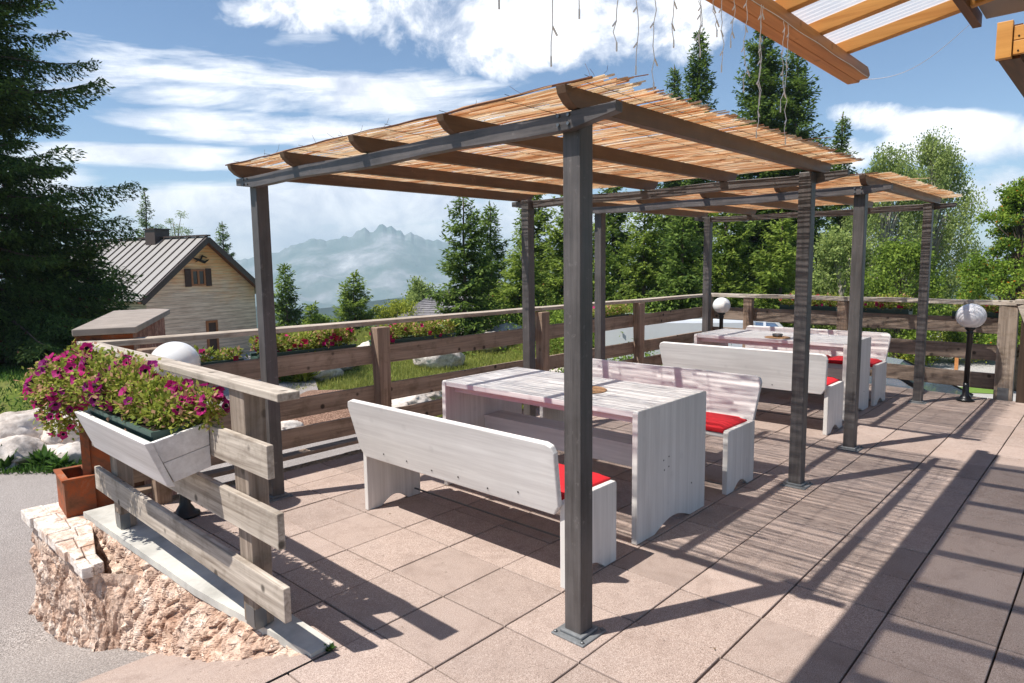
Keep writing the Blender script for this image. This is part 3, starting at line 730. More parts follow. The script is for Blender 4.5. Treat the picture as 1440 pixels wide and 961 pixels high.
def cushion_mesh(l):
    m_ = MB(); n = 10; w = .37; h = .05
    def zf(u, v_): 
        e = min(1, 6*min(u, 1-u, v_, 1-v_)*1.5); return h*(.62+.38*e**.5)
    for s in (0, 1):
        for j in range(n+1):
            for i in range(n+1):
                u, v_ = i/n, j/n; z = zf(u, v_)+.002*noise.noise(V((u*4, v_*4, s))) if s else 0
                m_.v.append(((u-.5)*w, (v_-.5)*l, z))
    k = n+1
    for s in (0, 1):
        m_.f += [(s*k*k+j*k+i, s*k*k+j*k+i+1, s*k*k+(j+1)*k+i+1, s*k*k+(j+1)*k+i) for j in range(n) for i in range(n)]
    for i in range(n):
        for a, c in ((i, i+1), (n*k+i, n*k+i+1), (i*k, (i+1)*k), (i*k+n, (i+1)*k+n)): m_.f.append((a, c, k*k+c, k*k+a))
    return m_
random.seed(5)
tb1 = make_table('whitewashed table nearest the camera under the nearer pergola', 1.89, .02)
tb2 = make_table('whitewashed table under the farther pergola near the end fence', 5.66, .06)
cm = cushion_mesh(.50); first = None
benches = [(.85, .02, False, 'nearest bench seen from behind its slanted backrest beside the big pergola post'),
           (2.98, .02, True, 'bench on the far side of the nearer table facing the camera'),
           (4.62, .03, False, 'bench seen from behind in front of the farther table'),
           (6.58, .05, True, 'farthest bench between the farther table and the end fence')]
for bi, (x, y, fl, lab) in enumerate(benches):
    make_bench('whitewashed '+lab, x, y, fl)
    dx = .215*(-1 if fl else 1)
    for ci, yy in enumerate((-.515, .0, .515)):
        if first is None:
            o = cm.build('seat_cushion', M['red'], None, bevel=0, smooth=True); first = o
            sm = o.modifiers.new('bevel', 'BEVEL'); sm.width = .006; sm.segments = 2
        else:
            o = first.copy(); link(o)
        o.location = (x+dx*1.02, y+yy-.02, .416); o.rotation_euler = (0, 0, random.uniform(-.02, .02))
        where = ('nearest end', 'middle', 'garden end')[ci]
        tag(o, 'flat red cushion at the %s of the %s bench' % (where, ('nearest', 'second nearest', 'third', 'farthest')[bi]), 'cushion', 'red seat cushions')
def placemat(p, lab):
    m_ = MB(); m_.lathe([(.0, 0), (.125, 0), (.128, .004), (.12, .007), (.10, .006), (.098, .0075), (.07, .006), (.068, .0075), (.03, .006), (.0, .0065)], (0, 0, 0), 40)
    o = m_.build('straw_mat', M['straw']); o.location = p; tag(o, lab, 'table mat', 'round straw mats')
placemat((1.84, -.18, .7505), 'round brown straw mat on the nearer table')
placemat((5.44, .0, .7505), 'round brown straw mat on the farther table')
m_ = MB(); m_.lathe([(.0, 0), (.045, 0), (.055, .03), (.05, .032), (.04, .008), (.0, .006)], (0, 0, 0), 24)
o = m_.build('ashtray', M['glass'], smooth=True); o.location = (5.44, .0, .759); tag(o, 'small clear glass ashtray on the mat of the farther table', 'ashtray')

# ------------------------------------------------------------------ globe lamps
def globe_lamp(label, x, y, r, zc, gm='globe', tilt=(0, 0), rot=0):
    t = thing('globe_lamp', label, 'lamp', (x, y, 0), group='globe lamps on black poles'); t.rotation_euler = (tilt[0], tilt[1], rot)
    m_ = MB(); m_.lathe([(.085, 0), (.085, .018), (.06, .03), (.05, .05), (.034, .075), (.030, .16), (.028, .2)], (0, 0, 0), 28); m_.build('base', M['blackpole'], t, smooth=True)
    m_ = MB(); m_.lathe([(.027, .2), (.026, zc-r-.06), (.034, zc-r-.05), (.034, zc-r-.03), (.028, zc-r-.02), (.05, zc-r+.0), (.052, zc-r+.02)], (0, 0, 0), 24); m_.build('pole', M['blackpole'], t, smooth=True)
    m_ = MB(); prof = [(r*math.sin(a), -r*.93*math.cos(a)) for a in [math.pi*(.1+.9*k/26) for k in range(26)]]+[(.001, r*.93)]
    m_.lathe(prof, (0, 0, zc), 40); m_.build('globe', M[gm], t, smooth=True)
globe_lamp('black lamp with white globe behind the front fence rail near the petunias', .02, 1.62, .145, .975)
globe_lamp('black lamp with white globe at the back corner of the terrace', 7.12, 1.42, .118, .95)
globe_lamp('leaning black lamp with greyish swirled globe by the right end post', 7.07, -1.44, .142, .93, 'swirl', (0.0, .035))

# ------------------------------------------------------------------ gate pillar (stone clad, rust end plate) and rust objects
gp = thing('stone_pillar', 'stone clad wall end with rusty steel plate and flat grey cap behind the fence corner', 'pillar', (-.2, 2.4, -.9))
poly = [(-.33, 2.26), (-.05, 2.16), (.80, 3.85), (.52, 4.05)]
def lp_(pts_, o): return [(x-o.location.x, y-o.location.y) for x, y in pts_]
m_ = MB(); m_.prism(lp_([(-.31, 2.285), (-.055, 2.185), (.79, 3.86), (.52, 4.03)], gp), 2, 0, 2.035); m_.build('stone_core', M['redstone'], gp)
m_ = MB(); m_.beam(V((-.33, 2.275, .54))-V((-.2, 2.4, 0)), V((-.035, 2.165, .54))-V((-.2, 2.4, 0)), .012, 3.0-.02); 
m_ = MB(); a = V((-.335, 2.285)); c = V((-.03, 2.165)); nrm = V((c.y-a.y, -(c.x-a.x))).normalized()*.01
q = [a, c, c+nrm, a+nrm]; m_.prism([(p.x+.2, p.y-2.4) for p in q], 2, 0, 2.03); m_.build('rust_plate', M['rust'], gp)
m_ = MB(); a = V((-.345, 2.29)); q = [(-.36, 2.27), (-.315, 2.25), (-.30, 2.285), (-.345, 2.305)]; m_.prism(lp_(q, gp), 2, .85, 2.0); m_.build('rust_angle', M['rust'], gp)
m_ = MB(); m_.prism(lp_([(-.36, 2.24), (-.02, 2.12), (.84, 3.85), (.80, 4.12), (.45, 4.12)], gp), 2, 2.036, 2.08); M['capgrey'] = simple('weathered_cap', rgb(150,138,128), .8, n=.2, bump=.2); m_.build('cap', M['capgrey'], gp, bevel=.006)
rb = thing('rust_box', 'small open rusty steel box on the white capstones', 'box', (-.375, 2.40, -.03), rz=-.1)
m_ = MB(); w_, d_, h_ = .085, .16, .235; tk = .012
for s in (-1, 1):
    m_.hexa([(s*w_-tk*(s > 0), -d_, 0), (s*w_+tk*(s < 0), -d_, 0), (s*w_+tk*(s < 0), d_, 0), (s*w_-tk*(s > 0), d_, 0), (s*w_-tk*(s > 0), -d_, h_), (s*w_+tk*(s < 0), -d_, h_), (s*w_+tk*(s < 0), d_, h_), (s*w_-tk*(s > 0), d_, h_)])
m_.box(-w_+tk, w_-tk, -d_, -d_+tk, 0, h_); m_.box(-w_+tk, w_-tk, d_-tk, d_, 0, h_); m_.box(-w_+tk, w_-tk, -d_+tk, d_-tk, 0, .05)
m_.build('box_shell', M['rust'], rb)
m_ = MB(); m_.box(-w_-.012, w_+.012, -d_-.012, -d_+.028, h_+.001, h_+.014); m_.box(-w_-.012, w_+.012, d_-.028, d_+.012, h_+.001, h_+.014); m_.box(-w_-.012, -w_+.028, -d_+.028, d_-.028, h_+.001, h_+.014); m_.box(w_-.028, w_+.012, -d_+.028, d_-.028, h_+.001, h_+.014)
m_.build('rim', M['rust'], rb)

# ------------------------------------------------------------------ leaves / plants tools
def cards(P, D, U, Ln, W, fold=0.):
    """diamond leaf faces: P base (n,3), D direction, U side, Ln length, W width"""
    n = len(P); D = D/np.maximum(1e-9, np.linalg.norm(D, axis=1))[:, None]; S = np.cross(D, U); S /= np.maximum(1e-9, np.linalg.norm(S, axis=1))[:, None]
    Ln = np.broadcast_to(Ln, (n,))[:, None]; W = np.broadcast_to(W, (n,))[:, None]
    v = np.empty((n, 4, 3)); v[:, 0] = P; v[:, 1] = P+D*Ln*.45+S*W*.5; v[:, 2] = P+D*Ln; v[:, 3] = P+D*Ln*.45-S*W*.5
    return v.reshape(-1, 3), np.arange(4*n, dtype=np.int32).reshape(n, 4)
def rnd_unit(n, rs): 
    d = rs.normal(size=(n, 3)); return d/np.linalg.norm(d, axis=1)[:, None]

def petunia_mesh(rs, r=.026):
    m_ = MB(); n = 15
    rim = []; mid = []
    for k in range(n):
        a = 2*math.pi*k/n; rr = r*(1-.17*(k % 3 == 0))*rs.uniform(.92, 1.08); rim.append((rr*math.cos(a), rr*math.sin(a), .012+rs.uniform(-.004, .004)))
        mid.append((r*.36*math.cos(a), r*.36*math.sin(a), .003))
    m_.add(rim+mid, [(k, (k+1) % n, n+(k+1) % n, n+k) for k in range(n)])
    return m_, n, r
def make_blossom_master():
    rs = np.random.default_rng(4); out = []
    for i in range(4):
        m_, n, r = petunia_mesh(rs); me = bpy.data.meshes.new('blossom')
        b0 = len(m_.v); m_.v += [(r*.33*math.cos(2*math.pi*k/n), r*.33*math.sin(2*math.pi*k/n), .0025) for k in range(n)]+[(0, 0, -.022)]
        nf = len(m_.f); m_.f += [(b0+k, b0+(k+1) % n, b0+n) for k in range(n)]
        me.from_pydata(m_.v, [], m_.f); me.materials.append(M['petal']); me.materials.append(M['throat'])
        for p in me.polygons: p.material_index = 0 if p.index < nf else 1
        me.update(); out.append(me)
    return out
blossoms = make_blossom_master()

# white planter on the front fence
pl = thing('planter_box', 'white painted slant sided wooden planter box hung on the front fence', 'planter', (-.5, .67, .68))
o_ = pl.location
def L8(p): return [tuple(V(q)-o_) for q in p]
ya, yb = .2, 1.13; ti, to = -.389, -.642; bi_, bo = -.389, -.565; zti, zto, zbi, zbo = .895, .852, .70, .668
for s, yy in ((0, ya), (1, yb)):
    d = .022 if s == 0 else -.022
    for zf0, zf1 in ((0, .49), (.5, 1)):
        m_ = MB()
        def q(f, xx0, xx1, z0, z1): return (xx0+(xx1-xx0)*f, z0+(z1-z0)*f)
        bl = q(zf0, bo+.02, to+.02, zbo, zto); tl = q(zf1, bo+.02, to+.02, zbo, zto); br = q(zf0, bi_, ti, zbi, zti); tr = q(zf1, bi_, ti, zbi, zti)
        m_.hexa(L8([(bl[0], yy, bl[1]), (br[0], yy, br[1]), (br[0], yy+d, br[1]), (bl[0], yy+d, bl[1]), (tl[0], yy, tl[1]), (tr[0], yy, tr[1]), (tr[0], yy+d, tr[1]), (tl[0], yy+d, tl[1])]))
        m_.build('end_board', M['whiteplanter'], pl, bevel=.002)
m_ = MB(); e = .012
m_.hexa(L8([(bo-.012, ya-e, zbo-.01), (bo+.018, ya-e, zbo-.016), (bo+.018, yb+e, zbo-.016), (bo-.012, yb+e, zbo-.01), (to-.012, ya-e, zto+.004), (to+.018, ya-e, zto+.006), (to+.018, yb+e, zto+.006), (to-.012, yb+e, zto+.004)]))
m_.build('front_board', M['whiteplanter'], pl, bevel=.003)
m_ = MB(); m_.box(ti-o_.x-.012, ti-o_.x+.0, ya+.024-o_.y, yb-.024-o_.y, zbi-o_.z, zti-o_.z-.02); m_.build('back_board', M['whiteplanter'], pl)
m_ = MB(); m_.box(bo+.02-o_.x, bi_-.014-o_.x, ya+.024-o_.y, yb-.024-o_.y, zbo-o_.z+.02, zbo-o_.z+.035); m_.build('bottom_board', M['whiteplanter'], pl)
# green plastic tray inside
tr = thing('plant_trough', 'dark green plastic trough full of petunias sitting in the white planter box', 'trough', (-.5, .67, .78))
m_ = MB(); x0, x1, y0, y1 = -.105, .085, -.42, .42
zt_ = .105
ring = [(x0, y0), (x1, y0), (x1, y1), (x0, y1)]; inn = [(x0+.014, y0+.014), (x1-.014, y0+.014), (x1-.014, y1-.014), (x0+.014, y1-.014)]; bot = [(x0+.03, y0+.02), (x1-.02, y0+.02), (x1-.02, y1-.02), (x0+.03, y1-.02)]
m_.add([(x, y, zt_) for x, y in ring]+[(x, y, zt_) for x, y in inn]+[(x, y, zt_-.02) for x, y in ring]+[(x+(.006 if i in (0, 3) else -.006), y, zt_-.021) for i, (x, y) in enumerate(ring)]+[(x, y, 0) for x, y in bot]+[(x, y, .04) for x, y in inn],
      [(k, (k+1) % 4, 4+(k+1) % 4, 4+k) for k in range(4)]+[(8+k, 8+(k+1) % 4, (k+1) % 4, k) for k in range(4)]+[(12+k, 12+(k+1) % 4, 8+(k+1) % 4, 8+k) for k in range(4)]+[(16+k, 16+(k+1) % 4, 12+(k+1) % 4, 12+k) for k in range(4)]+[(19, 18, 17, 16)]+[(4+k, 4+(k+1) % 4, 20+(k+1) % 4, 20+k) for k in range(4)])
m_.build('tray', M['tray'], tr)
m_ = MB(); m_.box(x0+.014, x1-.014, y0+.014, y1-.014, .06, .088); m_.build('soil', M['soil'], tr)
# second trough hidden at the far side, petunia plants
def plant_blob(name, label, ells, nleaf, nflow, leaf=.022, seed=1, stems=None, group=None, keep=None, one=False, fl=.026, front=V((-1, -.6, .5)), mat='petleaf', zone=None):
    rs = np.random.default_rng(seed); c0 = np.mean([e[0] for e in ells], axis=0); 
    t = thing(name, label, 'flowers', tuple(c0), group=group)
    wts = np.array([e[1][0]*e[1][1]*e[1][2] for e in ells])**.6; wts /= wts.sum()
    idx = rs.choice(len(ells), nleaf, p=wts); C_ = np.array([e[0] for e in ells])[idx]; Rr = np.array([e[1] for e in ells])[idx]
    d = rnd_unit(nleaf, rs); rad = rs.uniform(.15, 1.05, nleaf)**.45
    P = C_+d*Rr*rad[:, None]*(1+.18*rs.normal(size=(nleaf, 1)))
    D = d*.6+rnd_unit(nleaf, rs)*.8+np.array([0, 0, .25]); U = rnd_unit(nleaf, rs)*.7+np.array([0, 0, 1.])
    v, f = cards(P, D, U, rs.uniform(.7, 1.4, nleaf)*leaf*1.4, rs.uniform(.6, 1.1, nleaf)*leaf)
    mesh_np('foliage', v-c0, f, M[mat], t)
    m_ = MB()
    for k in range(26):
        i = rs.integers(len(ells)); e = ells[i]; p = V(e[0])-V(c0)+V(tuple(rs.uniform(-.3, .3, 3)*np.array(e[1]))); q = V(e[0])-V(c0)+V(tuple(rnd_unit(1, rs)[0]*np.array(e[1])*.95))
        m_.tube([V((p.x*.8, p.y*.8, min(p.z, 0)-.02)), p, q], .0016, 4)
    m_.build('stem', M['weed'], t)
    fr = np.array(front.normalized())
    k = 0; P2 = []
    while len(P2) < nflow:
        i = rs.choice(len(ells), p=wts); e = ells[i]; dd = rnd_unit(1, rs)[0]
        if dd@fr < -.25: continue
        p = np.array(e[0])+dd*np.array(e[1])*rs.uniform(.9, 1.12)
        if zone is not None and not zone(p): 
            if rs.random() < .88: continue
        P2.append((p, dd))
    if one:
        m_ = MB()
        for p, dd in P2:
            q = (V(tuple(dd))+V(tuple(fr))*.6+V(tuple(rs.normal(0, .3, 3)))).to_track_quat('Z', 'Y'); n = 8; s = fl*rs.uniform(.8, 1.2)
            ring = [q @ V((s*math.cos(2*math.pi*k/n)*(1 if k % 2 else .75), s*math.sin(2*math.pi*k/n)*(1 if k % 2 else .75), .3*s))+V(tuple(p-c0)) for k in range(n)]
            m_.add(ring+[V(tuple(p-c0))], [(k, (k+1) % n, n) for k in range(n)])
        m_.build('blossoms', M['petal_far'], t)
    else:
        for p, dd in P2:
            o = bpy.data.objects.new('blossom', blossoms[rs.integers(4)]); link(o, t); o.location = tuple(p-c0)
            o.rotation_mode = 'QUATERNION'; o.rotation_quaternion = (V(tuple(dd))+V(tuple(fr))*.5+V(tuple(rs.normal(0, .35, 3)))).to_track_quat('Z', 'Y')
            s = rs.uniform(.75, 1.2); o.scale = (s, s, s)
    return t
# ellipsoids of the big petunia: (centre, radii)
E1 = [((-.47, .36, .93), (.11, .15, .085)), ((-.49, .56, .96), (.13, .16, .10)), ((-.50, .78, 1.0), (.14, .16, .11)), ((-.52, 1.0, 1.02), (.15, .17, .12)), ((-.54, 1.22, 1.0), (.15, .18, .13)),
      ((-.57, 1.45, .97), (.15, .20, .13)), ((-.58, 1.68, .92), (.14, .2, .13)), ((-.59, 1.84, .88), (.11, .16, .10)), ((-.56, 1.25, 1.12), (.06, .07, .05)), ((-.60, 1.62, .76), (.10, .16, .10)), ((-.38, .22, .96), (.05, .12, .08)), ((-.40, .5, .99), (.06, .15, .06))]
plant_blob('petunia_plant', 'magenta petunia spilling over the left end of the white planter box', [e for e in E1 if e[0][1] > .9], 7500, 98, .019, seed=3)
plant_blob('petunia_plant', 'petunia with pale yellow and pinkish leaves filling the white planter box', [e for e in E1 if e[0][1] < .9], 5200, 52, .019, seed=6,
           zone=lambda p: (p[0] > -.44 and p[2] > .96) or p[1] > .75)
# troughs with flowers along the fences
def fence_trough(label, a, b_, z, seed, h=.16, n=1500, nf=16, depth=.14, flab=None):
    a = V((*a, z)); b_ = V((*b_, z)); c = (a+b_)/2; L = (b_-a).length; ang = math.atan2(b_.y-a.y, b_.x-a.x)
    t = thing('plant_trough', label, 'trough', tuple(c), rz=ang, group='green troughs along the fences')
    m_ = MB(); l = L/2; d = depth/2
    m_.prism([(-d*.75, 0), (d*.75, 0), (d, .13), (d+.012, .13), (d+.012, .145), (d-.015, .145), (d-.02, .12), (-d+.02, .12), (-d+.015, .145), (-d-.012, .145), (-d-.012, .13), (-d, .13)], 0, -l, l)
    m_.build('tray', M['tray'], t)
    ells = []
    k = max(2, int(L/.16))
    rs = np.random.default_rng(seed)
    for i in range(k):
        p = a.lerp(b_, (i+.5)/k); ells.append(((p.x+rs.uniform(-.02, .02), p.y+rs.uniform(-.02, .02), z+.14+h*.35+rs.uniform(-.01, .03)), (.11, .11, h*.5*rs.uniform(.7, 1.2))))
    plant_blob('petunia_plant', flab, ells, n, nf, .024, seed=seed, one=True, fl=.024, front=V((-.7, -.7, .4)))
yo = 2.27
fence_trough('green trough outside the long fence just right of the left pergola post', (.85, yo), (1.72, yo-.02), .745, 21, flab='pink petunias in the trough right of the left pergola post', n=2200, nf=26)
fence_trough('green trough outside the long fence right of its second post', (1.95, yo-.03), (2.85, yo-.05), .745, 22, flab='pink petunias in the trough above the head end of the nearer table', n=2000, nf=22)
fence_trough('green trough outside the long fence behind the fence post near the farther table', (4.9, yo-.1), (5.9, yo-.12), .745, 23, flab='yellowish trailing flowers in the trough behind the long fence near the farther table', n=1800, nf=4)
fence_trough('green trough outside the long fence at its left corner behind the globe lamp', (-.02, yo), (.72, yo-.02), .735, 26, flab='dark pink petunias in the trough at the left corner of the long fence', n=900, nf=12, h=.1)
fence_trough('green trough outside the end fence behind the farther table', (7.78, .85), (7.72, .10), .80, 24, flab='red and pink flowers in the trough behind the farther table', n=1600, nf=26)
fence_trough('green trough outside the end fence right of the farther pergola post', (7.70, -.15), (7.64, -.75), .80, 25, flab='red and pink flowers in the trough between the two right pergola posts', n=1200, nf=16)
fence_trough('green trough on the end fence beside the right end post', (7.62, -1.2), (7.55, -1.75), .80, 27, flab='magenta flowers in the trough right of the swirled globe lamp', n=900, nf=16)
plant_blob('petunia_plant', 'magenta petunias rising over the rail at the far right edge', [((7.55, -1.95, 1.16), (.12, .14, .08)), ((7.5, -2.2, 1.17), (.12, .14, .09))], 900, 22, .024, seed=31, one=True, fl=.03, front=V((-.7, -.7, .4)))

# ------------------------------------------------------------------ canopy of the house above
cn = thing('timber_canopy', 'orange glazed timber canopy with corrugated translucent roof at the upper right', 'canopy', (2.0, -1.24, 2.75))
c_ = cn.location
m_ = MB(); prof = [(-4.2, .0), (1.44, .0), (1.475, .025), (1.45, .055), (1.42, .072), (-4.2, .072)]
m_.prism(prof, 1, -.075, .0); m_.prism([(-4.2, .002), (1.52, .002), (1.55, .025), (1.52, .05), (1.48, .07), (-4.2, .07)], 1, .003, .082)
m_.build('beam', M['larch_x'], cn, bevel=.006)
for k in range(11):
    x = 3.0-k*.485
    a = V((x, -1.15, 2.821)); b2 = V((x, -3.1, 3.162))
    m_ = MB(); m_.beam(a-c_+V((0,0,.006)), b2-c_+V((0,0,.006)), .056, .074); m_.build('rafter', M['larch_y'], cn, bevel=.004)
m_ = MB(); nx = 460; xs_ = np.linspace(-2.2, 3.13, nx+1); vv = []; 
for (yy, zz) in ((-1.235, 2.876), (-3.12, 3.206)):
    for x in xs_: vv.append((x-c_.x, yy-c_.y, zz+.012+.006*math.sin(x*2*math.pi/.032*.6)-c_.z))
m_.v = vv; m_.f = [(i, i+1, nx+2+i, nx+1+i) for i in range(nx)]
m_.build('roof_sheet', M['poly'], cn, smooth=True)
m_ = MB(); m_.beam(V((-2.2, -1.885, 3.065))-c_, V((3.38, -1.885, 3.065))-c_, .05, .15); m_.f = m_.f; 
m_ = MB(); m_.box(-4.2, 1.36, -.70, -.655, .16, .235); m_.build('ledger', M['larch_dark'], cn, bevel=.003)
ev = thing('house_eave', 'grey soffit and boxed orange timber eave corner of the house at the top right', 'eave', (3.6, -2.3, 2.75))
e_ = ev.location
M['soffit'] = simple('grey_painted_soffit', rgb(150,142,138), .7, n=.05)
M['eavebox'] = M['larch_y']
m_ = MB(); m_.hexa([tuple(V(p)-e_) for p in [(-2, -4.5, 2.95), (3.36, -4.5, 2.95), (3.36, -1.96, 2.95), (-2, -1.96, 2.95), (-2, -4.5, 2.99), (3.36, -4.5, 2.99), (3.36, -1.96, 2.99), (-2, -1.96, 2.99)]]); m_.build('soffit', M['soffit'], ev)
m_ = MB(); m_.box(-.06, -.01, .23, .31, .0, .215); m_.build('corner_post', M['larch_y'], ev, bevel=.003)
for z0, z1 in ((.015, .095), (.098, .18)):
    m_ = MB(); m_.box(-.045, -.015, -.6, .228, z0, z1); m_.build('end_plank', M['larch_y'], ev, bevel=.003)
m_ = MB(); m_.box(-.0, 4.5, .19, .30, .0, .2); m_.build('eave_beam', M['larch_dark'], ev)
m_ = MB(); m_.box(.0, 4.5, -1.6, .185, .05, .07); m_.build('soffit_board', M['soffit'], ev)
for yy, zz in ((.2, .035), (.2, .12)): spawn('screw', SCREW_X, ev, (-.046, yy, zz))

# icicle string lights hanging from the beam
M['cable'] = simple('white_light_cable', rgb(238,234,232), .5, Coat_Weight=.2)
il = thing('icicle_lights', 'white icicle light strings dangling in front of the canopy beam', 'string lights', (.5, -1.335, 2.74))
i_ = il.location; rs = np.random.default_rng(8)
m_ = MB(); m_.tube([(x-i_.x, 0, .0+.003*math.sin(x*11)) for x in np.linspace(-1.2, 3.35, 80)], .0018, 5); m_.build('main_cable', M['cable'], il)
strands = [(715,3),(785,84),(800,6),(865,60),(893,92),(925,118),(948,55),(985,50),(1003,40),(1030,58),(1064,185),(1068,140),(1099,150),(1104,195),(1047,120),(1012,90),(985,70)]
for px, py in strands:
    r = ray(px, py); tt = (-1.335-CAM.y)/r.y; p = CAM+r*tt
    m_ = MB(); n = 12; pts_ = []; x = 0
    top = 2.74
    for k in range(n+1):
        u = k/n; x += rs.normal(0, .006); pts_.append(V((p.x-i_.x+x*(1 if k else 0), rs.normal(0, .004), (top+(p.z-top)*u)-i_.z)))
    m_.tube(pts_, .0018, 5)
    for k in range(1, n):
        if k % 3 == 1: d = V((rs.choice((-1, 1))*.022, 0, -.022)); m_.tube([pts_[k], pts_[k]+d], .0032, 5)
    m_.tube([pts_[-1], pts_[-1]+V((0, 0, -.03))], .0032, 5)
    m_.build('light_strand', M['cable'], il)
m_ = MB(); a = V((3.52, -1.24, 2.77)); b2 = V((3.34, -1.9, 2.95)); m_.tube([a.lerp(b2, k/14)+V((0, 0, -.10*math.sin(math.pi*k/14))) -i_ for k in range(15)], .0018, 4); m_.build('loose_cable', M['cable'], il)

# ------------------------------------------------------------------ trees
def leaf_batch():
    return dict(P=[], D=[], U=[], L=[], W=[])
def conifer(name, label, base, h, r, seed=1, step=.3, nb=7, leaf=.16, lw=.045, low=.08, droop=.35, mat='spruce', dens=1., power=.85, trunk_r=None, cat='tree', irregular=.3, bark='bark', lean=(0, 0), group='conifers around the terrace', fluff=1.):
    rs = np.random.default_rng(seed)
    t = thing(name, label, cat, tuple(base), group=group)
    tr_ = trunk_r or h*.014
    n = 9; m_ = MB(); m_.tube([(lean[0]*(k/n)**2+tr_*.3*math.sin(k*1.7), lean[1]*(k/n)**2, h*k/n) for k in range(n+1)], [tr_*(1.15-k/n)+.004 for k in range(n+1)], 8)
    P, D, U, Ls, Ws = [], [], [], [], []
    z = h*low; limbs = []
    while z < h*.985:
        u = (z-h*low)/(h*(1-low)); rr = r*(1-u)**power*(1+.0*u)
        k0 = max(3, int(nb*(.55+.45*(1-u))))
        for k in range(k0):
            a = rs.uniform(0, 2*math.pi); Lb = max(.12, rr*rs.uniform(1-irregular*1.3, 1+irregular*.5)); zz = z+rs.uniform(-.5, .5)*step
            rise = rs.uniform(.0, .18)+.5*u
            m = max(3, int(Lb/(leaf*.55)*dens)); s_ = np.linspace(.12, 1, m)
            dirn = np.array([math.cos(a), math.sin(a), 0]); side = np.array([-math.sin(a), math.cos(a), 0])
            zc = zz+Lb*(rise*s_-droop*s_**1.4*(1-.35*u)+.18*s_**4)
            pts_ = dirn[None]*(s_*Lb)[:, None]; pts_[:, 2] = zc; pts_[:, 0] += lean[0]*(zz/h)**2; pts_[:, 1] += lean[1]*(zz/h)**2
            pts_ += side[None]*(Lb*.06*np.sin(s_*3+rs.uniform(0, 6)))[:, None]
            if Lb > .5: limbs.append([V(pts_[int(q_*(m-1))]) for q_ in (0, .2, .45, .7, .95)])
            tang = np.gradient(pts_, axis=0)
            tang /= np.linalg.norm(tang, axis=1)[:, None]
            for sg in (-1, 1):
                tw = Lb*.34*(1-s_*.72)+leaf*.5
                nt = np.maximum(1, (tw/(leaf*.62)*fluff).astype(int))
                for i in range(m):
                    q = nt[i]; f_ = (np.arange(q)+rs.uniform(.1, .9))/q
                    td = tang[i]*rs.uniform(.5, .8)+side*sg*.8+np.array([0, 0, -.25-.35*rs.random()])
                    td /= np.linalg.norm(td)
                    pp = pts_[i]+td[None]*(f_*tw[i])[:, None]+rs.normal(0, leaf*.10, (q, 3)); pp[:, 2] -= (f_*tw[i])**1.5*.25
                    P.append(pp); D.append(td[None]+rs.normal(0, .38, (q, 3))); U.append(np.array([0, 0, 1.])+rs.normal(0, .5, (q, 3)))
                    Ls.append(leaf*rs.uniform(.75, 1.3, q)); Ws.append(lw*rs.uniform(.7, 1.3, q))
            P.append(pts_); D.append(tang+rs.normal(0, .3, (m, 3))); U.append(np.array([0, 0, 1.])+rs.normal(0, .4, (m, 3))); Ls.append(leaf*rs.uniform(.8, 1.3, m)); Ws.append(lw*rs.uniform(.8, 1.2, m))
        z += step*rs.uniform(.75, 1.25)*(1-.45*u)
    q = 10; P.append(np.array([[lean[0], lean[1], h*(.955+.05*i/q)] for i in range(q)])); D.append(np.array([[0, 0, 1.]]*q)+rs.normal(0, .35, (q, 3))); U.append(rnd_unit(q, rs)); Ls.append(np.full(q, leaf*.9)); Ws.append(np.full(q, lw))
    for lb in limbs[::2]:
        a = lb[0]; m_.tube([V((a.x*.1+lean[0]*(a.z/h)**2, a.y*.1, a.z-.02))]+lb, [tr_*.26, tr_*.2, tr_*.15, tr_*.1, tr_*.06, .002], 4, cap=False)
    m_.build('trunk', M[bark], t, smooth=True)
    v, f = cards(np.concatenate(P), np.concatenate(D), np.concatenate(U), np.concatenate(Ls), np.concatenate(Ws))
    mesh_np('crown', v, f, M[mat], t); return t
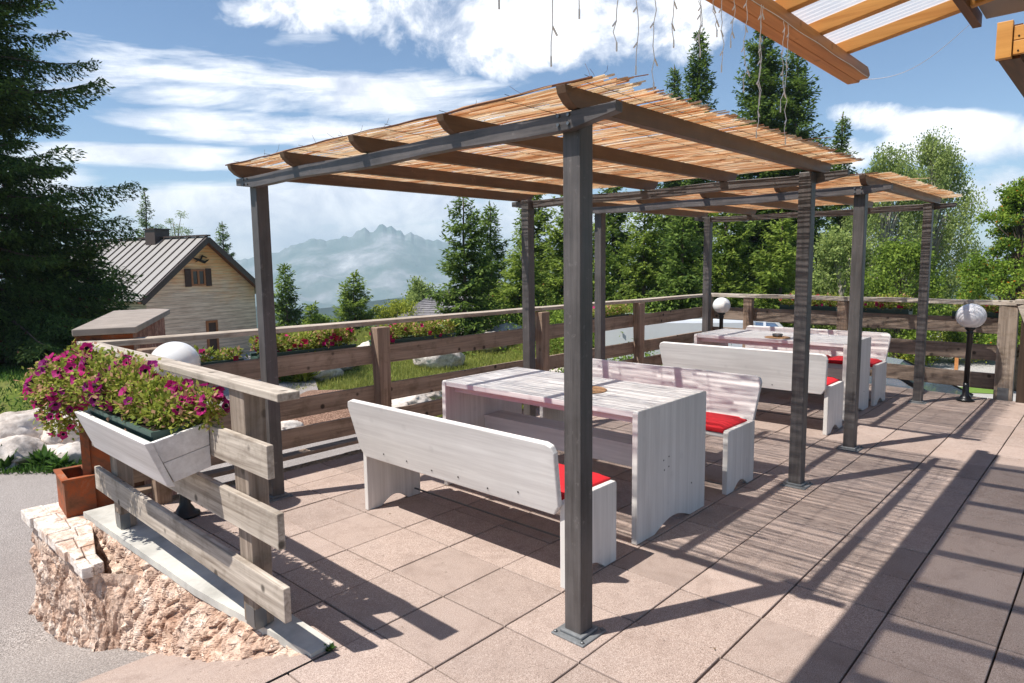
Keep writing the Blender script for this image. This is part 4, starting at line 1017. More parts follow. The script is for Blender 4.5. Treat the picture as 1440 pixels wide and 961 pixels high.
def broadleaf(name, label, base, h, rx, seed=1, nclump=40, per=260, leaf=.06, mat='decid', weep=0., zlow=.3, bark='bark', spread=.22, trunk_r=None, group='broadleaved trees beyond the fence', top=1.):
    rs = np.random.default_rng(seed); t = thing(name, label, 'tree', tuple(base), group=group)
    tr_ = trunk_r or h*.016; m_ = MB(); nt = 8
    m_.tube([(.04*h*math.sin(k*.7+seed)*.4, .03*h*math.sin(k+seed)*.4, h*.9*k/nt) for k in range(nt+1)], [tr_*(1.1-k/nt)+.006 for k in range(nt+1)], 8)
    P, D, U, Ls = [], [], [], []
    for k in range(nclump):
        u = rs.uniform(0, 1)**.9; z = h*(zlow+(1-zlow)*u)
        prof = math.sin(math.pi*min(1, (.18+.82*u*.98)))**.6 if u > .4 else (.75+.6*u)
        rr = rx*min(1, prof)*math.sqrt(rs.uniform(.15, 1)); a = rs.uniform(0, 6.283)
        c = np.array([rr*math.cos(a), rr*math.sin(a), z]); sp = rx*spread*rs.uniform(.7, 1.3)
        n = int(per*rs.uniform(.7, 1.3))
        q = np.clip(rs.normal(size=(n, 3)), -1.7, 1.7)*sp*.55; q[:, 2] *= (.75+weep)
        if weep: q[:, 2] -= np.minimum(rs.exponential(weep*sp*.9, n), sp*3)*(np.abs(np.sin(q[:, 0]*23+q[:, 1]*17)) > .35)
        P.append(c+q); D.append(rnd_unit(n, rs)+np.array([0, 0, -.3-weep])); U.append(rnd_unit(n, rs)+np.array([0, 0, .8])); Ls.append(leaf*rs.uniform(.6, 1.4, n))
        z0 = z*rs.uniform(.45, .75); m_.tube([(0, 0, z0), (c[0]*.45, c[1]*.45, (z0+z)/2+.05*h), tuple(c)], [tr_*.35, tr_*.2, .004], 4, cap=False)
    m_.build('trunk', M[bark], t, smooth=True)
    L_ = np.concatenate(Ls); v, f = cards(np.concatenate(P), np.concatenate(D), np.concatenate(U), L_, L_*.62)
    mesh_np('crown', v, f, M[mat], t); return t
def place(px, ytop, D, zb=None, sink=.1):
    p = at(px, ytop, D); q = at(px, 470, D); g_ = H(q.x, q.y) if zb is None else zb
    return V((q.x, q.y, g_-sink)), p.z-g_+sink

# big dark spruce on the left
bs = at(-18, 470, 12.5)
conifer('spruce_tree', 'huge dark spruce filling the left edge of the view', (bs.x, bs.y, -.4), 11.6, 2.5, seed=41, step=.215, nb=9, leaf=.085, lw=.034, low=.04, droop=.45, mat='spruce_dark', dens=1.15, power=.5, trunk_r=.2, irregular=.55, fluff=1.7)
bs2 = at(-150, 470, 15)
conifer('spruce_tree', 'second dark spruce close behind the huge one at the left edge', (bs2.x, bs2.y, -.5), 12., 2.7, seed=43, step=.32, nb=8, leaf=.2, lw=.06, low=.03, mat='spruce_dark', power=.6, trunk_r=.2)
bs3 = at(118, 500, 14)
conifer('spruce_tree', 'low dark young spruce between the huge spruce and the chalet', (bs3.x, bs3.y, -.6), 2.75, 1.55, seed=44, step=.2, nb=9, leaf=.14, lw=.05, low=.03, mat='spruce', power=.5, trunk_r=.07, fluff=1.6, dens=1.2)
# (kind, px, ytop, D, radius, label, zbase)
C = [(500, 386, 27, 1.65, 'round pale green larch standing alone against the mountain', 'larch_n', -2.2),
     (218, 272, 45, 1.35, 'thin pointed conifer left of the chimney behind the chalet roof', 'spruce', -2.5),
     (322, 314, 48, 1.5, 'small conifer tip behind the right slope of the chalet roof', 'spruce', -3),
     (405, 374, 26, 1.45, 'dark conifer right of the chalet beside the left pergola post', 'spruce', -2.6),
     (440, 432, 24, .8, 'small light green conifer below the dark one by the left pergola post', 'larch_n', -2),
     (655, 274, 17.5, 1.35, 'tall spruce with bare lower trunk in front of the grey roof', 'spruce', -.9),
     (692, 288, 21, 1.5, 'spruce just right of the bare trunked spruce', 'spruce', -1.5),
     (752, 268, 23, 1.9, 'light green larch left of the near pergola post', 'larch_n', -1.5),
     (800, 262, 21, 1.9, 'mid green larch behind the near pergola post', 'larch_n', -1.5),
     (862, 255, 24, 2.0, 'dark spruce right of the near pergola post', 'spruce', -1.5),
     (905, 272, 20, 1.8, 'mid green larch above the middle of the long fence', 'larch_n', -1.5),
     (943, 106, 29, 1.5, 'narrow tall spruce tip left of the twin tall spruces', 'spruce', -1.5),
     (976, 56, 27, 1.55, 'very tall narrow spruce left of the hanging lights', 'spruce', -1.5),
     (1018, 262, 19, 1.7, 'bushy larch behind the back corner lamp', 'larch_n', -1.5),
     (1062, 46, 25, 2.35, 'tallest dark spruce behind the hanging light strings', 'spruce', -1.5),
     (1108, 78, 24.5, 2.1, 'tall dark spruce right of the tallest one', 'spruce', -1.5),
     (1172, 168, 27, 1.25, 'thin spruce with a tufted tip right of the tall spruces', 'spruce', -1.5),
     (1095, 300, 18, 1.6, 'mid green larch under the tall spruces above the end fence', 'larch_n', -1.5),
     (958, 285, 17, 1.4, 'dark young spruce at the bend of the fence', 'spruce', -1.4),
     (840, 310, 17, 1.3, 'young bright larch right behind the near pergola post', 'larch_n', -1.2),
     (735, 330, 19, 1.5, 'bright green larch left of the second fence post', 'larch_n', -1.2)]
for i, (px, yt, D_, r, lab, mt, zb) in enumerate(C):
    base, h = place(px, yt, D_, zb)
    r *= .74; lv = .125 if D_ < 23 else .15
    tall = h > 7.5
    lowf = {655: .13}.get(px, .03)
    conifer('larch_tree' if mt == 'larch_n' else 'spruce_tree', lab, base, h, r, seed=100+i, step=.2 if D_ < 30 else .4, nb=9 if not tall else 10, leaf=lv, lw=lv*.44, low=lowf, droop=.3, mat=mt, dens=1.25, fluff=1.7, power=.62 if not tall else .55, irregular=.42)
B = [(258, 298, 46, 1.5, 'round light tree tip right of the chimney behind the chalet', 'decid', 0, .06, -3, 30),
     (592, 398, 34, 1.4, 'pale birch against the mountain left of the grey roof', 'birch_l', .5, .12, -3, 34),
     (560, 428, 30, 1.5, 'low yellowish shrub left of the grey roof', 'yellowshrub', 0, .1, -3, 26),
     (455, 446, 27, 1.2, 'low green bush between the conifer and the round pale tree', 'decid', 0, .1, -3, 26),
     (1238, 222, 22, 1.3, 'weeping birch with loose pale crown left of the far pergola post', 'birch_l', 1.1, .07, -1.45, 105),
     (1300, 205, 23, 1.45, 'taller weeping birch behind the far right pergola post', 'birch_l', 1.1, .07, -1.45, 120),
     (1432, 262, 15, 1.2, 'rowan tree with orange berries at the right edge', 'rowan', 0, .06, -1.45, 150),
     (1368, 400, 19, .8, 'small green bush tree low in the gap between the birch and the rowan', 'decid', .2, .07, -1.45, 30),
     (1180, 330, 21, 1.2, 'pale bushy tree under the weeping birch', 'birch_l', .3, .09, -1.45, 50),
     (1262, 350, 19, 1.3, 'bushy green tree low between the two weeping birches', 'decid', .3, .08, -1.45, 50)]
for i, (px, yt, D_, r, lab, mt, wp, lf, zb, nc) in enumerate(B):
    base, h = place(px, yt, D_, zb)
    nm = {'birch_l': 'birch_tree', 'rowan': 'rowan_tree', 'yellowshrub': 'shrub'}.get(mt, 'tree')
    broadleaf(nm, lab, base, h, r, seed=200+i, nclump=nc, per=300, leaf=lf, mat=mt, weep=wp, zlow=.12 if h < 4 else .2, bark='bark_light' if mt == 'birch_l' else 'bark', spread=.24 if nc < 90 else .17)
# hedges and shrubs beyond the end fence and along the parking
def shrub(name, label, c, rx, ry, h, n, leaf, mat, seed, group=None, cat='shrub'):
    rs = np.random.default_rng(seed); t = thing(name, label, cat, tuple(c), group=group)
    k = max(6, int(rx*ry*9)); cc = np.stack([rs.uniform(-.8, .8, k)*rx, rs.uniform(-.8, .8, k)*ry, rs.uniform(.3, .8, k)*h], 1)
    idx = rs.integers(0, k, n); P = cc[idx]+rs.normal(size=(n, 3))*np.array([rx*.25, ry*.25, h*.2]); P[:, 2] = np.abs(P[:, 2])
    D = rnd_unit(n, rs)+np.array([0, 0, .5]); U = rnd_unit(n, rs)+np.array([0, 0, .8]); L_ = leaf*rs.uniform(.6, 1.5, n)
    v, f = cards(P, D, U, L_, L_*.6); mesh_np('foliage', v, f, M[mat], t)
    m_ = MB()
    for q in range(min(k, 8)): m_.tube([(cc[q][0]*.3, cc[q][1]*.3, 0), (cc[q][0]*.7, cc[q][1]*.7, cc[q][2]*.5), tuple(cc[q])], [.02, .012, .004], 4, cap=False)
    m_.build('stem', M['bark'], t); return t
S = [(1082, 470, 22, 1.7, 1.3, 1.5, 'hedge', 'dark hedge shrub behind the middle of the end fence'),
     (1150, 470, 22.5, 1.9, 1.2, 1.6, 'hedge', 'hedge shrub behind the end fence left of the farther post'), (1225, 470, 22, 2.1, 1.2, 1.5, 'decid', 'green shrub behind the farthest bench'),
     (1300, 470, 22, 2.1, 1.2, 1.55, 'decid', 'green shrub behind the right pergola post'), (1370, 470, 21.5, 2.0, 1.1, 1.5, 'yellowshrub', 'yellow green shrub behind the swirled globe lamp'),
     (1440, 470, 21, 2.0, 1.1, 1.6, 'decid', 'green shrub beyond the plank screen'), (1300, 490, 20, 1.8, .6, .55, 'yellowshrub', 'low yellow green shrub beside the parking'),
     (1400, 495, 19.5, 1.7, .6, .6, 'yellowshrub', 'low yellow green shrub right of the parking'), (1235, 505, 18.5, .9, .6, .55, 'hedge', 'low dark shrub with red blooms by the parked car'),
     (905, 480, 15, 1.5, 1.5, 1.35, 'decid', 'green shrub below the larches behind the long fence post'), (815, 470, 16.5, 1.6, 1.4, 1.1, 'decid', 'green shrub behind the near pergola post'),
     (952, 500, 13, .9, 1.0, 1.0, 'hedge', 'dark shrub at the bend of the long fence'), (870, 510, 12.5, 1.0, .9, .65, 'hedge', 'low dark shrub behind the middle of the long fence'),
     (735, 465, 19, 1.6, 1.4, 1.2, 'hedge', 'dark shrub beside the pale green building'), (1010, 470, 21, 1.6, 1.2, 2.2, 'hedge', 'tall dark shrub behind the white van')]
for i, (px, py, D_, rx, ry, h, mt, lab) in enumerate(S):
    q = at(px, py, D_); shrub('shrub', lab, (q.x, q.y, H(q.x, q.y)-.03), rx, ry, h, int(5200*rx*ry/1.5), .06, mt, 300+i, 'shrubs beyond the fences')

# ------------------------------------------------------------------ chalet
ch = thing('wooden_chalet', 'weathered wooden chalet with grey metal roof beyond the terrace on the left', 'chalet')
A = at(290, 333, 30)
back = (at(142, 338, 33.5)-A); back.z = 0; back.normalize(); gdir = V((-back.y, back.x, 0))
if gdir.dot(fwd) < 0: gdir = -gdir
zA = A.z-.12; ch.location = (A.x, A.y, -3.1); ch.rotation_euler = (0, 0, math.atan2(gdir.y, gdir.x))
# local: x along gdir (right-away), y = -/+ back
sgn = 1 if V((-math.sin(ch.rotation_euler.z), math.cos(ch.rotation_euler.z), 0)).dot(back) > 0 else -1
hz_ = zA+3.1; hw = 2.85; ov = .5; eave = hz_-hw*.80
def Y_(v_): return sgn*v_
def clad():
    t = NT('weathered_clapboards'); tc = t.n('ShaderNodeTexCoord'); sp = t.n('ShaderNodeSeparateXYZ'); t.l(tc.outputs['Object'], sp.inputs[0])
    f = t.math('FRACT', t.math('MULTIPLY', sp.outputs[2], 6.2)); n = t.noise(t.vec((1.2, 1.2, 14)), 1., 5, .65); n2 = t.noise(t.vec((1, 1, 1)), .8, 4)
    hh = t.math('ADD', t.math('DIVIDE', t.math('SUBTRACT', sp.outputs[2], 3.2), 3.2), t.math('MULTIPLY', t.math('SUBTRACT', n2, .5), .9))
    c = t.mix(t.ramp(hh, [(.0, 0.), (.55, 1.)]), t.ramp(n, [(.35, rgb(206,176,154)), (.65, rgb(248,224,202))]), t.ramp(n, [(.35, rgb(246,166,108)), (.65, rgb(255,214,158))]))
    c = t.mix(t.ramp(f, [(.0, .75), (.1, 0.)]), c, rgb(70,58,48))
    return t.fin(t.bsdf(c, .85, t.bump(f, .6, .03), spec=.2))
M['clad'] = clad()
m_ = MB(); m_.prism([(-hw, 0), (hw, 0), (hw, eave), (0, hz_), (-hw, eave)], 1, Y_(.35), Y_(9.3)); m_.build('wall', M['clad'], ch)
M['metalroof'] = simple('grey_sheet_metal', rgb(150,146,142), .5, .3, n=.06)
M['brownmetal'] = simple('brown_sheet_trim', rgb(74,58,52), .5)
for s in (-1, 1):
    x1 = s*(hw+ov); z1 = hz_-(hw+ov)*.80+.08
    m_ = MB(); m_.hexa([(0, Y_(-.1), hz_+.07), (x1, Y_(-.1), z1-.0), (x1, Y_(9.6), z1), (0, Y_(9.6), hz_+.07), (0, Y_(-.1), hz_+.12), (x1, Y_(-.1), z1+.05), (x1, Y_(9.6), z1+.05), (0, Y_(9.6), hz_+.12)]); rf = m_.build('roof', M['metalroof'], ch)
    m_ = MB()
    for k in range(18):
        yy = Y_(.0+k*.55); m_.beam((s*.02, yy, hz_+.135), (x1, yy, z1+.062), .035, .05)
    m_.build('roof_seam', M['brownmetal'], rf)
    m_ = MB(); m_.beam((0, Y_(-.13), hz_+.0), (x1, Y_(-.13), z1-.06), .05, .24); m_.build('bargeboard', M['brownmetal'], ch)
    m_ = MB(); m_.beam((0, Y_(.1), hz_-.02), (x1, Y_(.1), z1-.08), .35, .05); m_.build('verge_soffit', M['larch_dark'], ch)
m_ = MB(); m_.beam((0, Y_(-.15), hz_+.17), (0, Y_(9.6), hz_+.17), .22, .07); m_.build('ridge_cap', M['brownmetal'], ch)
m_ = MB(); m_.box(-.38, .38, min(Y_(3.0), Y_(3.7)), max(Y_(3.0), Y_(3.7)), hz_-.3, hz_+.52); m_.box(-.43, .43, min(Y_(2.95), Y_(3.75)), max(Y_(2.95), Y_(3.75)), hz_+.525, hz_+.58); m_.build('chimney', M['brownmetal'], ch)
M['shutter'] = simple('dark_brown_shutter', rgb(74,48,38), .7); M['warmwood'] = simple('orange_brown_joinery', rgb(168,104,62), .6)
M['winglass'] = simple('dark_window_glass', rgb(60,52,46), .1)
def xat(px):  # local x of gable plane at pixel column (at wall height)
    r = ray(px, 420); n_ = back; P0 = V(A)+back*.35; tt = (P0-CAM).dot(n_)/r.dot(n_); return (CAM+r*tt-V(A)).dot(gdir)
def zat(px, py):
    r = ray(px, py); P0 = V(A)+back*.35; tt = (P0-CAM).dot(back)/r.dot(back); return (CAM+r*tt).z+3.1
wx0, wx1 = xat(270), xat(290); wz0, wz1 = zat(280, 402), zat(280, 379); yf = .35
def gb(x0, x1, y0, y1, z0, z1): return MB().box(x0, x1, min(Y_(y0), Y_(y1)), max(Y_(y0), Y_(y1)), z0, z1)
wn = gb(wx0, wx1, yf-.03, yf-.004, wz0, wz1).build('window', M['winglass'], ch)
m_ = gb(wx0, wx0+.09, yf-.06, yf-.031, wz0, wz1); xm = (wx0+wx1)/2
for a, c, z0, z1 in ((wx1-.09, wx1, wz0, wz1), (xm-.05, xm+.05, wz0, wz1), (wx0+.09, xm-.05, wz0, wz0+.08), (wx0+.09, xm-.05, wz1-.08, wz1), (xm+.05, wx1-.09, wz0, wz0+.08), (xm+.05, wx1-.09, wz1-.08, wz1)):
    m_.box(a, c, min(Y_(yf-.06), Y_(yf-.031)), max(Y_(yf-.06), Y_(yf-.031)), z0, z1)
m_.build('window_frame', M['warmwood'], wn)
sw = xat(270)-xat(262)
for a, c in ((wx0-sw-.02, wx0-.02), (wx1+.02, wx1+sw+.02)): gb(a, c, yf-.07, yf-.02, wz0-.03, wz1+.03).build('shutter', M['shutter'], ch)
dx0, dx1 = xat(287), xat(303); dz0, dz1 = 0.02, zat(295, 451)
dr = gb(dx0+.1, dx1-.1, yf-.03, yf-.004, dz0, dz1-.1).build('door', M['shutter'], ch)
m_ = gb(dx0, dx0+.1, yf-.06, yf-.002, dz0, dz1); m_.box(dx1-.1, dx1, min(Y_(yf-.06), Y_(yf-.002)), max(Y_(yf-.06), Y_(yf-.002)), dz0, dz1); m_.box(dx0+.1, dx1-.1, min(Y_(yf-.06), Y_(yf-.002)), max(Y_(yf-.06), Y_(yf-.002)), dz1-.1, dz1)
m_.build('door_frame', M['warmwood'], dr)
# small dark ornament under the gable (branching iron bird shape)
ox, oz = xat(284), zat(284, 366); m_ = MB(); yy = Y_(yf-.08)
m_.tube([(ox-.45, yy, oz+.12), (ox-.15, yy, oz+.02), (ox+.2, yy, oz-.1), (ox+.42, yy, oz+.02)], [.02, .05, .06, .02], 6); m_.tube([(ox, yy, oz), (ox+.1, yy, oz+.18), (ox+.36, yy, oz+.1)], [.04, .05, .01], 6); m_.tube([(ox-.1, yy, oz), (ox-.3, yy, oz-.1)], [.03, .01], 5)
m_.build('gable_ornament', M['screw'], ch)

# neighbour house with slate roof behind the bare trunked spruce
def house2():
    o = at(640, 430, 30); t = thing('slate_roofed_house', 'low pale green house with grey slate roof behind the tall spruce', 'house', (o.x, o.y, -4.2)); 
    def P(px, py, d): return at(px, py, d)-t.location
    M['slate'] = slate = wood('grey_slate_shingles', rgb(92,88,90), rgb(150,146,148), axis=2, bump=.6, grain=.25)
    r0 = P(612, 412, 33); r1 = P(700, 396, 35); e0 = P(560, 448, 29); e1 = P(700, 452, 27)
    m_ = MB(); n_ = 14
    for k in range(n_):
        a0 = r0.lerp(e0, k/n_); a1 = r1.lerp(e1, k/n_); b0 = r0.lerp(e0, (k+1)/n_+.01); b1 = r1.lerp(e1, (k+1)/n_+.01)
        up = V((0, 0, .07)); lo = V((0, 0, .0))
        m_.hexa([b0+up*.5, b1+up*.5, a1+lo, a0+lo, b0+up*1.4, b1+up*1.4, a1+up*.6, a0+up*.6])
    rf_ = m_.build('roof', slate, t)
    m_ = MB(); g1 = P(720, 452, 29); g0 = P(722, 405, 34); 
    m_.hexa([e1, g1, g0, r1, e1+V((0,0,.08)), g1+V((0,0,.08)), g0+V((0,0,.08)), r1+V((0,0,.08))]); m_.build('roof', slate, t)
    M['palegreen'] = simple('pale_green_render', rgb(206,214,176), .8, n=.05)
    a = P(590, 462, 30); b_ = P(730, 462, 28); c = P(740, 462, 35); d = P(600, 462, 36)
    z0, z1 = .2, e1.z-.05
    m_ = MB(); m_.hexa([V((q.x, q.y, z0)) for q in (a, b_, c, d)]+[V((q.x, q.y, z1)) for q in (a, b_, c, d)]); m_.build('wall', M['palegreen'], t)
    return t
house2()
# pale green arched garden shed wall in front (rounded top)
M['tarp'] = simple('pale_green_cover', rgb(196,208,160), .7, n=.06)
q0 = at(655, 470, 22); t_ = thing('covered_stack', 'rounded pale green covered stack behind the long fence below the spruce', 'cover', (q0.x, q0.y, H(q0.x, q0.y)-.2), rz=math.atan2(rgt.y, rgt.x))
m_ = MB(); hh = at(655, 446, 22).z-t_.location.z; ww = .55
prof = [(-ww, 0), (-ww, hh*.55), (-ww*.86, hh*.8), (-ww*.55, hh*.95), (0, hh), (ww*.6, hh*.95), (ww*.9, hh*.78), (ww, hh*.5), (ww, 0)]
prof = [(x*1.7, z) for x, z in prof]
m_.prism(prof, 1, -.5, .5); m_.build('cover', M['tarp'], t_, bevel=.08)
M['lowwall'] = simple('white_green_plinth', rgb(202,206,196), .8, n=.08)
p0, p1 = at(650, 495, 19.5), at(735, 485, 21)
m_ = MB(); zz = H(p0.x, p0.y)-.3; m_.beam((p0.x, p0.y, zz+.45), (p1.x, p1.y, zz+.45), .25, .9); o = m_.build('garden_wall', M['lowwall'], None); tag(o, 'low pale rendered garden wall beyond the grass', 'wall')

# ------------------------------------------------------------------ boulders and garden
def rock(label, c, r, seed, group, flat=.7, mat='boulder'):
    import bmesh
    bm = bmesh.new(); bmesh.ops.create_icosphere(bm, subdivisions=4, radius=1); s = V((seed*3.1, seed*1.7, 0))
    planes = []; rs = random.Random(seed)
    for _ in range(9):
        d = V((rs.gauss(0, 1), rs.gauss(0, 1), rs.gauss(0, 1))).normalized(); planes.append((d, rs.uniform(.62, .92)))
    for v_ in bm.verts:
        p = v_.co.copy()
        for d, k in planes:
            q = p.dot(d)
            if q > k: p -= d*(q-k)*.85
        p *= 1+.13*noise.fractal(p*1.7+s, .7, 2.1, 6)
        v_.co = V((p.x*r[0], p.y*r[1], p.z*r[2]))
    me = bpy.data.meshes.new('boulder'); bm.to_mesh(me); bm.free(); me.materials.append(M[mat])
    me.polygons.foreach_set('use_smooth', [True]*len(me.polygons))
    o = bpy.data.objects.new('boulder', me); o.location = c; o.rotation_euler = (0, 0, rs.uniform(0, 6)); link(o); tag(o, label, 'boulder', group); return o
BW = [(22, 612, 8.9, .42, 'large pale boulder at the left edge on top of the dry wall'), (-35, 625, 8.8, .4, 'pale boulder cut by the left edge of the view in the dry wall'), (28, 640, 8.5, .33, 'long low boulder at the foot of the dry wall left'),
      (92, 612, 9.0, .34, 'boulder behind the hanging petunias in the dry wall'), (75, 640, 8.7, .22, 'small boulder below the hanging petunias'), (103, 646, 8.6, .27, 'white boulder left of the rusty pillar foot'), (60, 622, 8.9, .18, 'small wedged stone in the middle of the dry wall'),
      (135, 620, 9.1, .34, 'boulder hidden partly by the planter box in the dry wall'), (-80, 600, 9.2, .5, 'boulder just outside the left edge of the dry wall'), (10, 660, 8.3, .2, 'flat stone at the road edge on the left'), (160, 600, 9.6, .4, 'boulder behind the rusty pillar'),
      (60, 592, 9.6, .3, 'upper boulder behind the petunias')]
for i, (px, py, D_, r, lab) in enumerate(BW):
    c = at(px, py, D_); rock(lab, c, (r*1.25, r*.9, r*.78), 10+i, 'boulders of the dry wall')
GR = [(625, 545, 12.2, .20, 'pale stone between fence boards left of the table'), (578, 550, 11.2, .24, 'white stone in the garden right of the fence post'), (562, 558, 10.9, .15, 'small white stone right of the fence post'), (600, 548, 11.8, .17, 'white stone beside the table corner'),
      (622, 515, 15, .38, 'broad white rock in the grass above the table'), (480, 500, 15, .3, 'flat grey white stone in the garden left of the fence post'), (455, 510, 14, .28, 'greyish stone beside the yellow flowers'), (520, 497, 16, .35, 'flat pale stone at the top of the garden'),
      (690, 505, 17, .35, 'white stone at the end of the grass'), (715, 497, 18, .4, 'pale rock left of the second pergola post'), (660, 492, 19, .3, 'small pale rock on the grass ridge'), (775, 535, 13, .26, 'pale pink rock right of the back pergola post'), (800, 545, 13.5, .24, 'pale rock behind the table'),
      (360, 605, 9.3, .18, 'pale stone at the road edge behind the left pergola post'), (405, 592, 10, .14, 'small stone at the end of the mulch'), (865, 520, 13, .2, 'white block like stone below the long fence'), (700, 485, 20, .35, 'white rock row end near the low wall'), (745, 480, 20, .3, 'white rock by the low wall')]
for i, (px, py, D_, r, lab) in enumerate(GR):
    c = at(px, py, D_); g_ = H(c.x, c.y); rock(lab, (c.x, c.y, g_+r*.5), (r*1.7, r*1.25, r*.85), 50+i, 'pale rocks in the garden')
# mulch bed
mu = MB(); cM = [atz(px, py, -.83) for px, py in ((372, 600), (440, 600), (545, 588), (600, 580), (585, 562), (530, 555), (430, 556), (380, 570))]
cx = sum((p for p in cM), V((0, 0, 0)))/len(cM)
M['mulch'] = asphalt('bark_mulch', rgb(128,98,82), rgb(176,146,126), 40)
nr = 10
for k in range(nr+1):
    for j, p in enumerate(cM):
        q = cx.lerp(p, k/nr); q.z = H(q.x, q.y)+.14*(1-(k/nr)**3)+.03; mu.v.append(tuple(q))
nn = len(cM); mu.f = [(k*nn+j, k*nn+(j+1) % nn, (k+1)*nn+(j+1) % nn, (k+1)*nn+j) for k in range(nr) for j in range(nn)]
tag(mu.build('mulch_bed', M['mulch'], smooth=True), kind='structure')
# grass blades (uncountable)
rs = np.random.default_rng(77); P = []
while len(P) < 60000:
    px = rs.uniform(385, 800); D_ = 9.6+12*rs.random()**1.3; q = at(px, 500, D_)
    if D_ < 12 and px < 560: continue
    if noise.noise(V((q.x*.7, q.y*.7, 1))) < -.28: continue
    P.append((q.x, q.y, H(q.x, q.y)-.025))
P = np.array(P); n = len(P); D = rs.normal(0, .35, (n, 3))+np.array([0, 0, 1.]); L_ = rs.uniform(.05, .17, n)
v, f = cards(P, D, rnd_unit(n, rs), L_, .012+0*L_); tag(mesh_np('grass', v, f, M['grass']), 'short yellow green grass in the garden behind the long fence', kind='stuff')
P = []
while len(P) < 9000:
    px = rs.uniform(-120, 200); D_ = rs.uniform(8.0, 9.0) if rs.random() < .6 else rs.uniform(9.6, 12); q = at(px, 640, D_)
    P.append((q.x, q.y, max(-.9, H(q.x, q.y)) if D_ > 9.2 else -.87))
P = np.array(P); n = len(P); D = rs.normal(0, .5, (n, 3))+np.array([0, 0, 1.]); L_ = rs.uniform(.04, .12, n)
v, f = cards(P, D, rnd_unit(n, rs), L_, .02+0*L_); tag(mesh_np('weeds', v, f, M['weed']), 'low weeds along the foot of the boulder wall', kind='stuff')
def leafy(label, px, py, D_, r, n, mat, seed, leaf=.09, name='leafy_weed'):
    rs = np.random.default_rng(seed); c = at(px, py, D_); g_ = max(H(c.x, c.y), -.87); c = V((c.x, c.y, g_))
    a = rs.uniform(0, 6.28, n); el_ = rs.uniform(.2, 1.2, n); P = np.stack([np.cos(a)*r*.3*rs.random(n), np.sin(a)*r*.3*rs.random(n), r*.4*rs.random(n)], 1); D = np.stack([np.cos(a)*np.cos(el_), np.sin(a)*np.cos(el_), np.sin(el_)], 1)
    v, f = cards(P, D, rs.normal(0, .3, (n, 3))+np.array([0, 0, 1.]), r*rs.uniform(.5, 1, n), leaf*rs.uniform(.6, 1.2, n)); o = mesh_np(name, v, f, M[mat]); o.location = c; tag(o, label, 'plant'); return o
leafy('broad leaved weed at the foot of the boulders left of the rusty box', 62, 652, 8.35, .25, 60, 'weed', 1)
leafy('rosette of green weed at the road edge beside the first one', 85, 655, 8.2, .2, 50, 'weed', 2)
leafy('leafy weed at the left edge below the boulders', 5, 655, 8.2, .25, 50, 'weed', 5)
leafy('yellow flowering perennial behind the left pergola post', 425, 505, 13.5, .45, 260, 'yellowshrub', 3, .06, 'perennial')
leafy('orange tinged perennial left of the yellow one', 398, 500, 13.5, .4, 220, 'hedge', 4, .06, 'perennial')
o = leafy('tiny green weed growing at the tip of the grey coping', 428, 926, 3.2, .03, 40, 'weed', 6, .012); o.location = (-.21, -.39, .0)

rs = np.random.default_rng(91); n = 170
P = np.stack([rs.uniform(-.1, 6.8, n), rs.uniform(-2.6, 1.9, n), np.full(n, .006)], 1); P[:60, 1] = rs.uniform(1.75, 1.94, 60); D = rs.normal(size=(n, 3))*np.array([1, 1, .12]); L_ = rs.uniform(.006, .020, n)
M['litter'] = foliage('dry_leaf_litter', (.10,.06,.03), (.34,.24,.12), .1, 3.)
v, f = cards(P, D, rs.normal(0, .25, (n, 3))+np.array([0, 0, 1.]), L_, L_*.5); tag(mesh_np('leaf_litter', v, f, M['litter']), 'tiny dry leaves and grit scattered on the terrace tiles', kind='stuff')
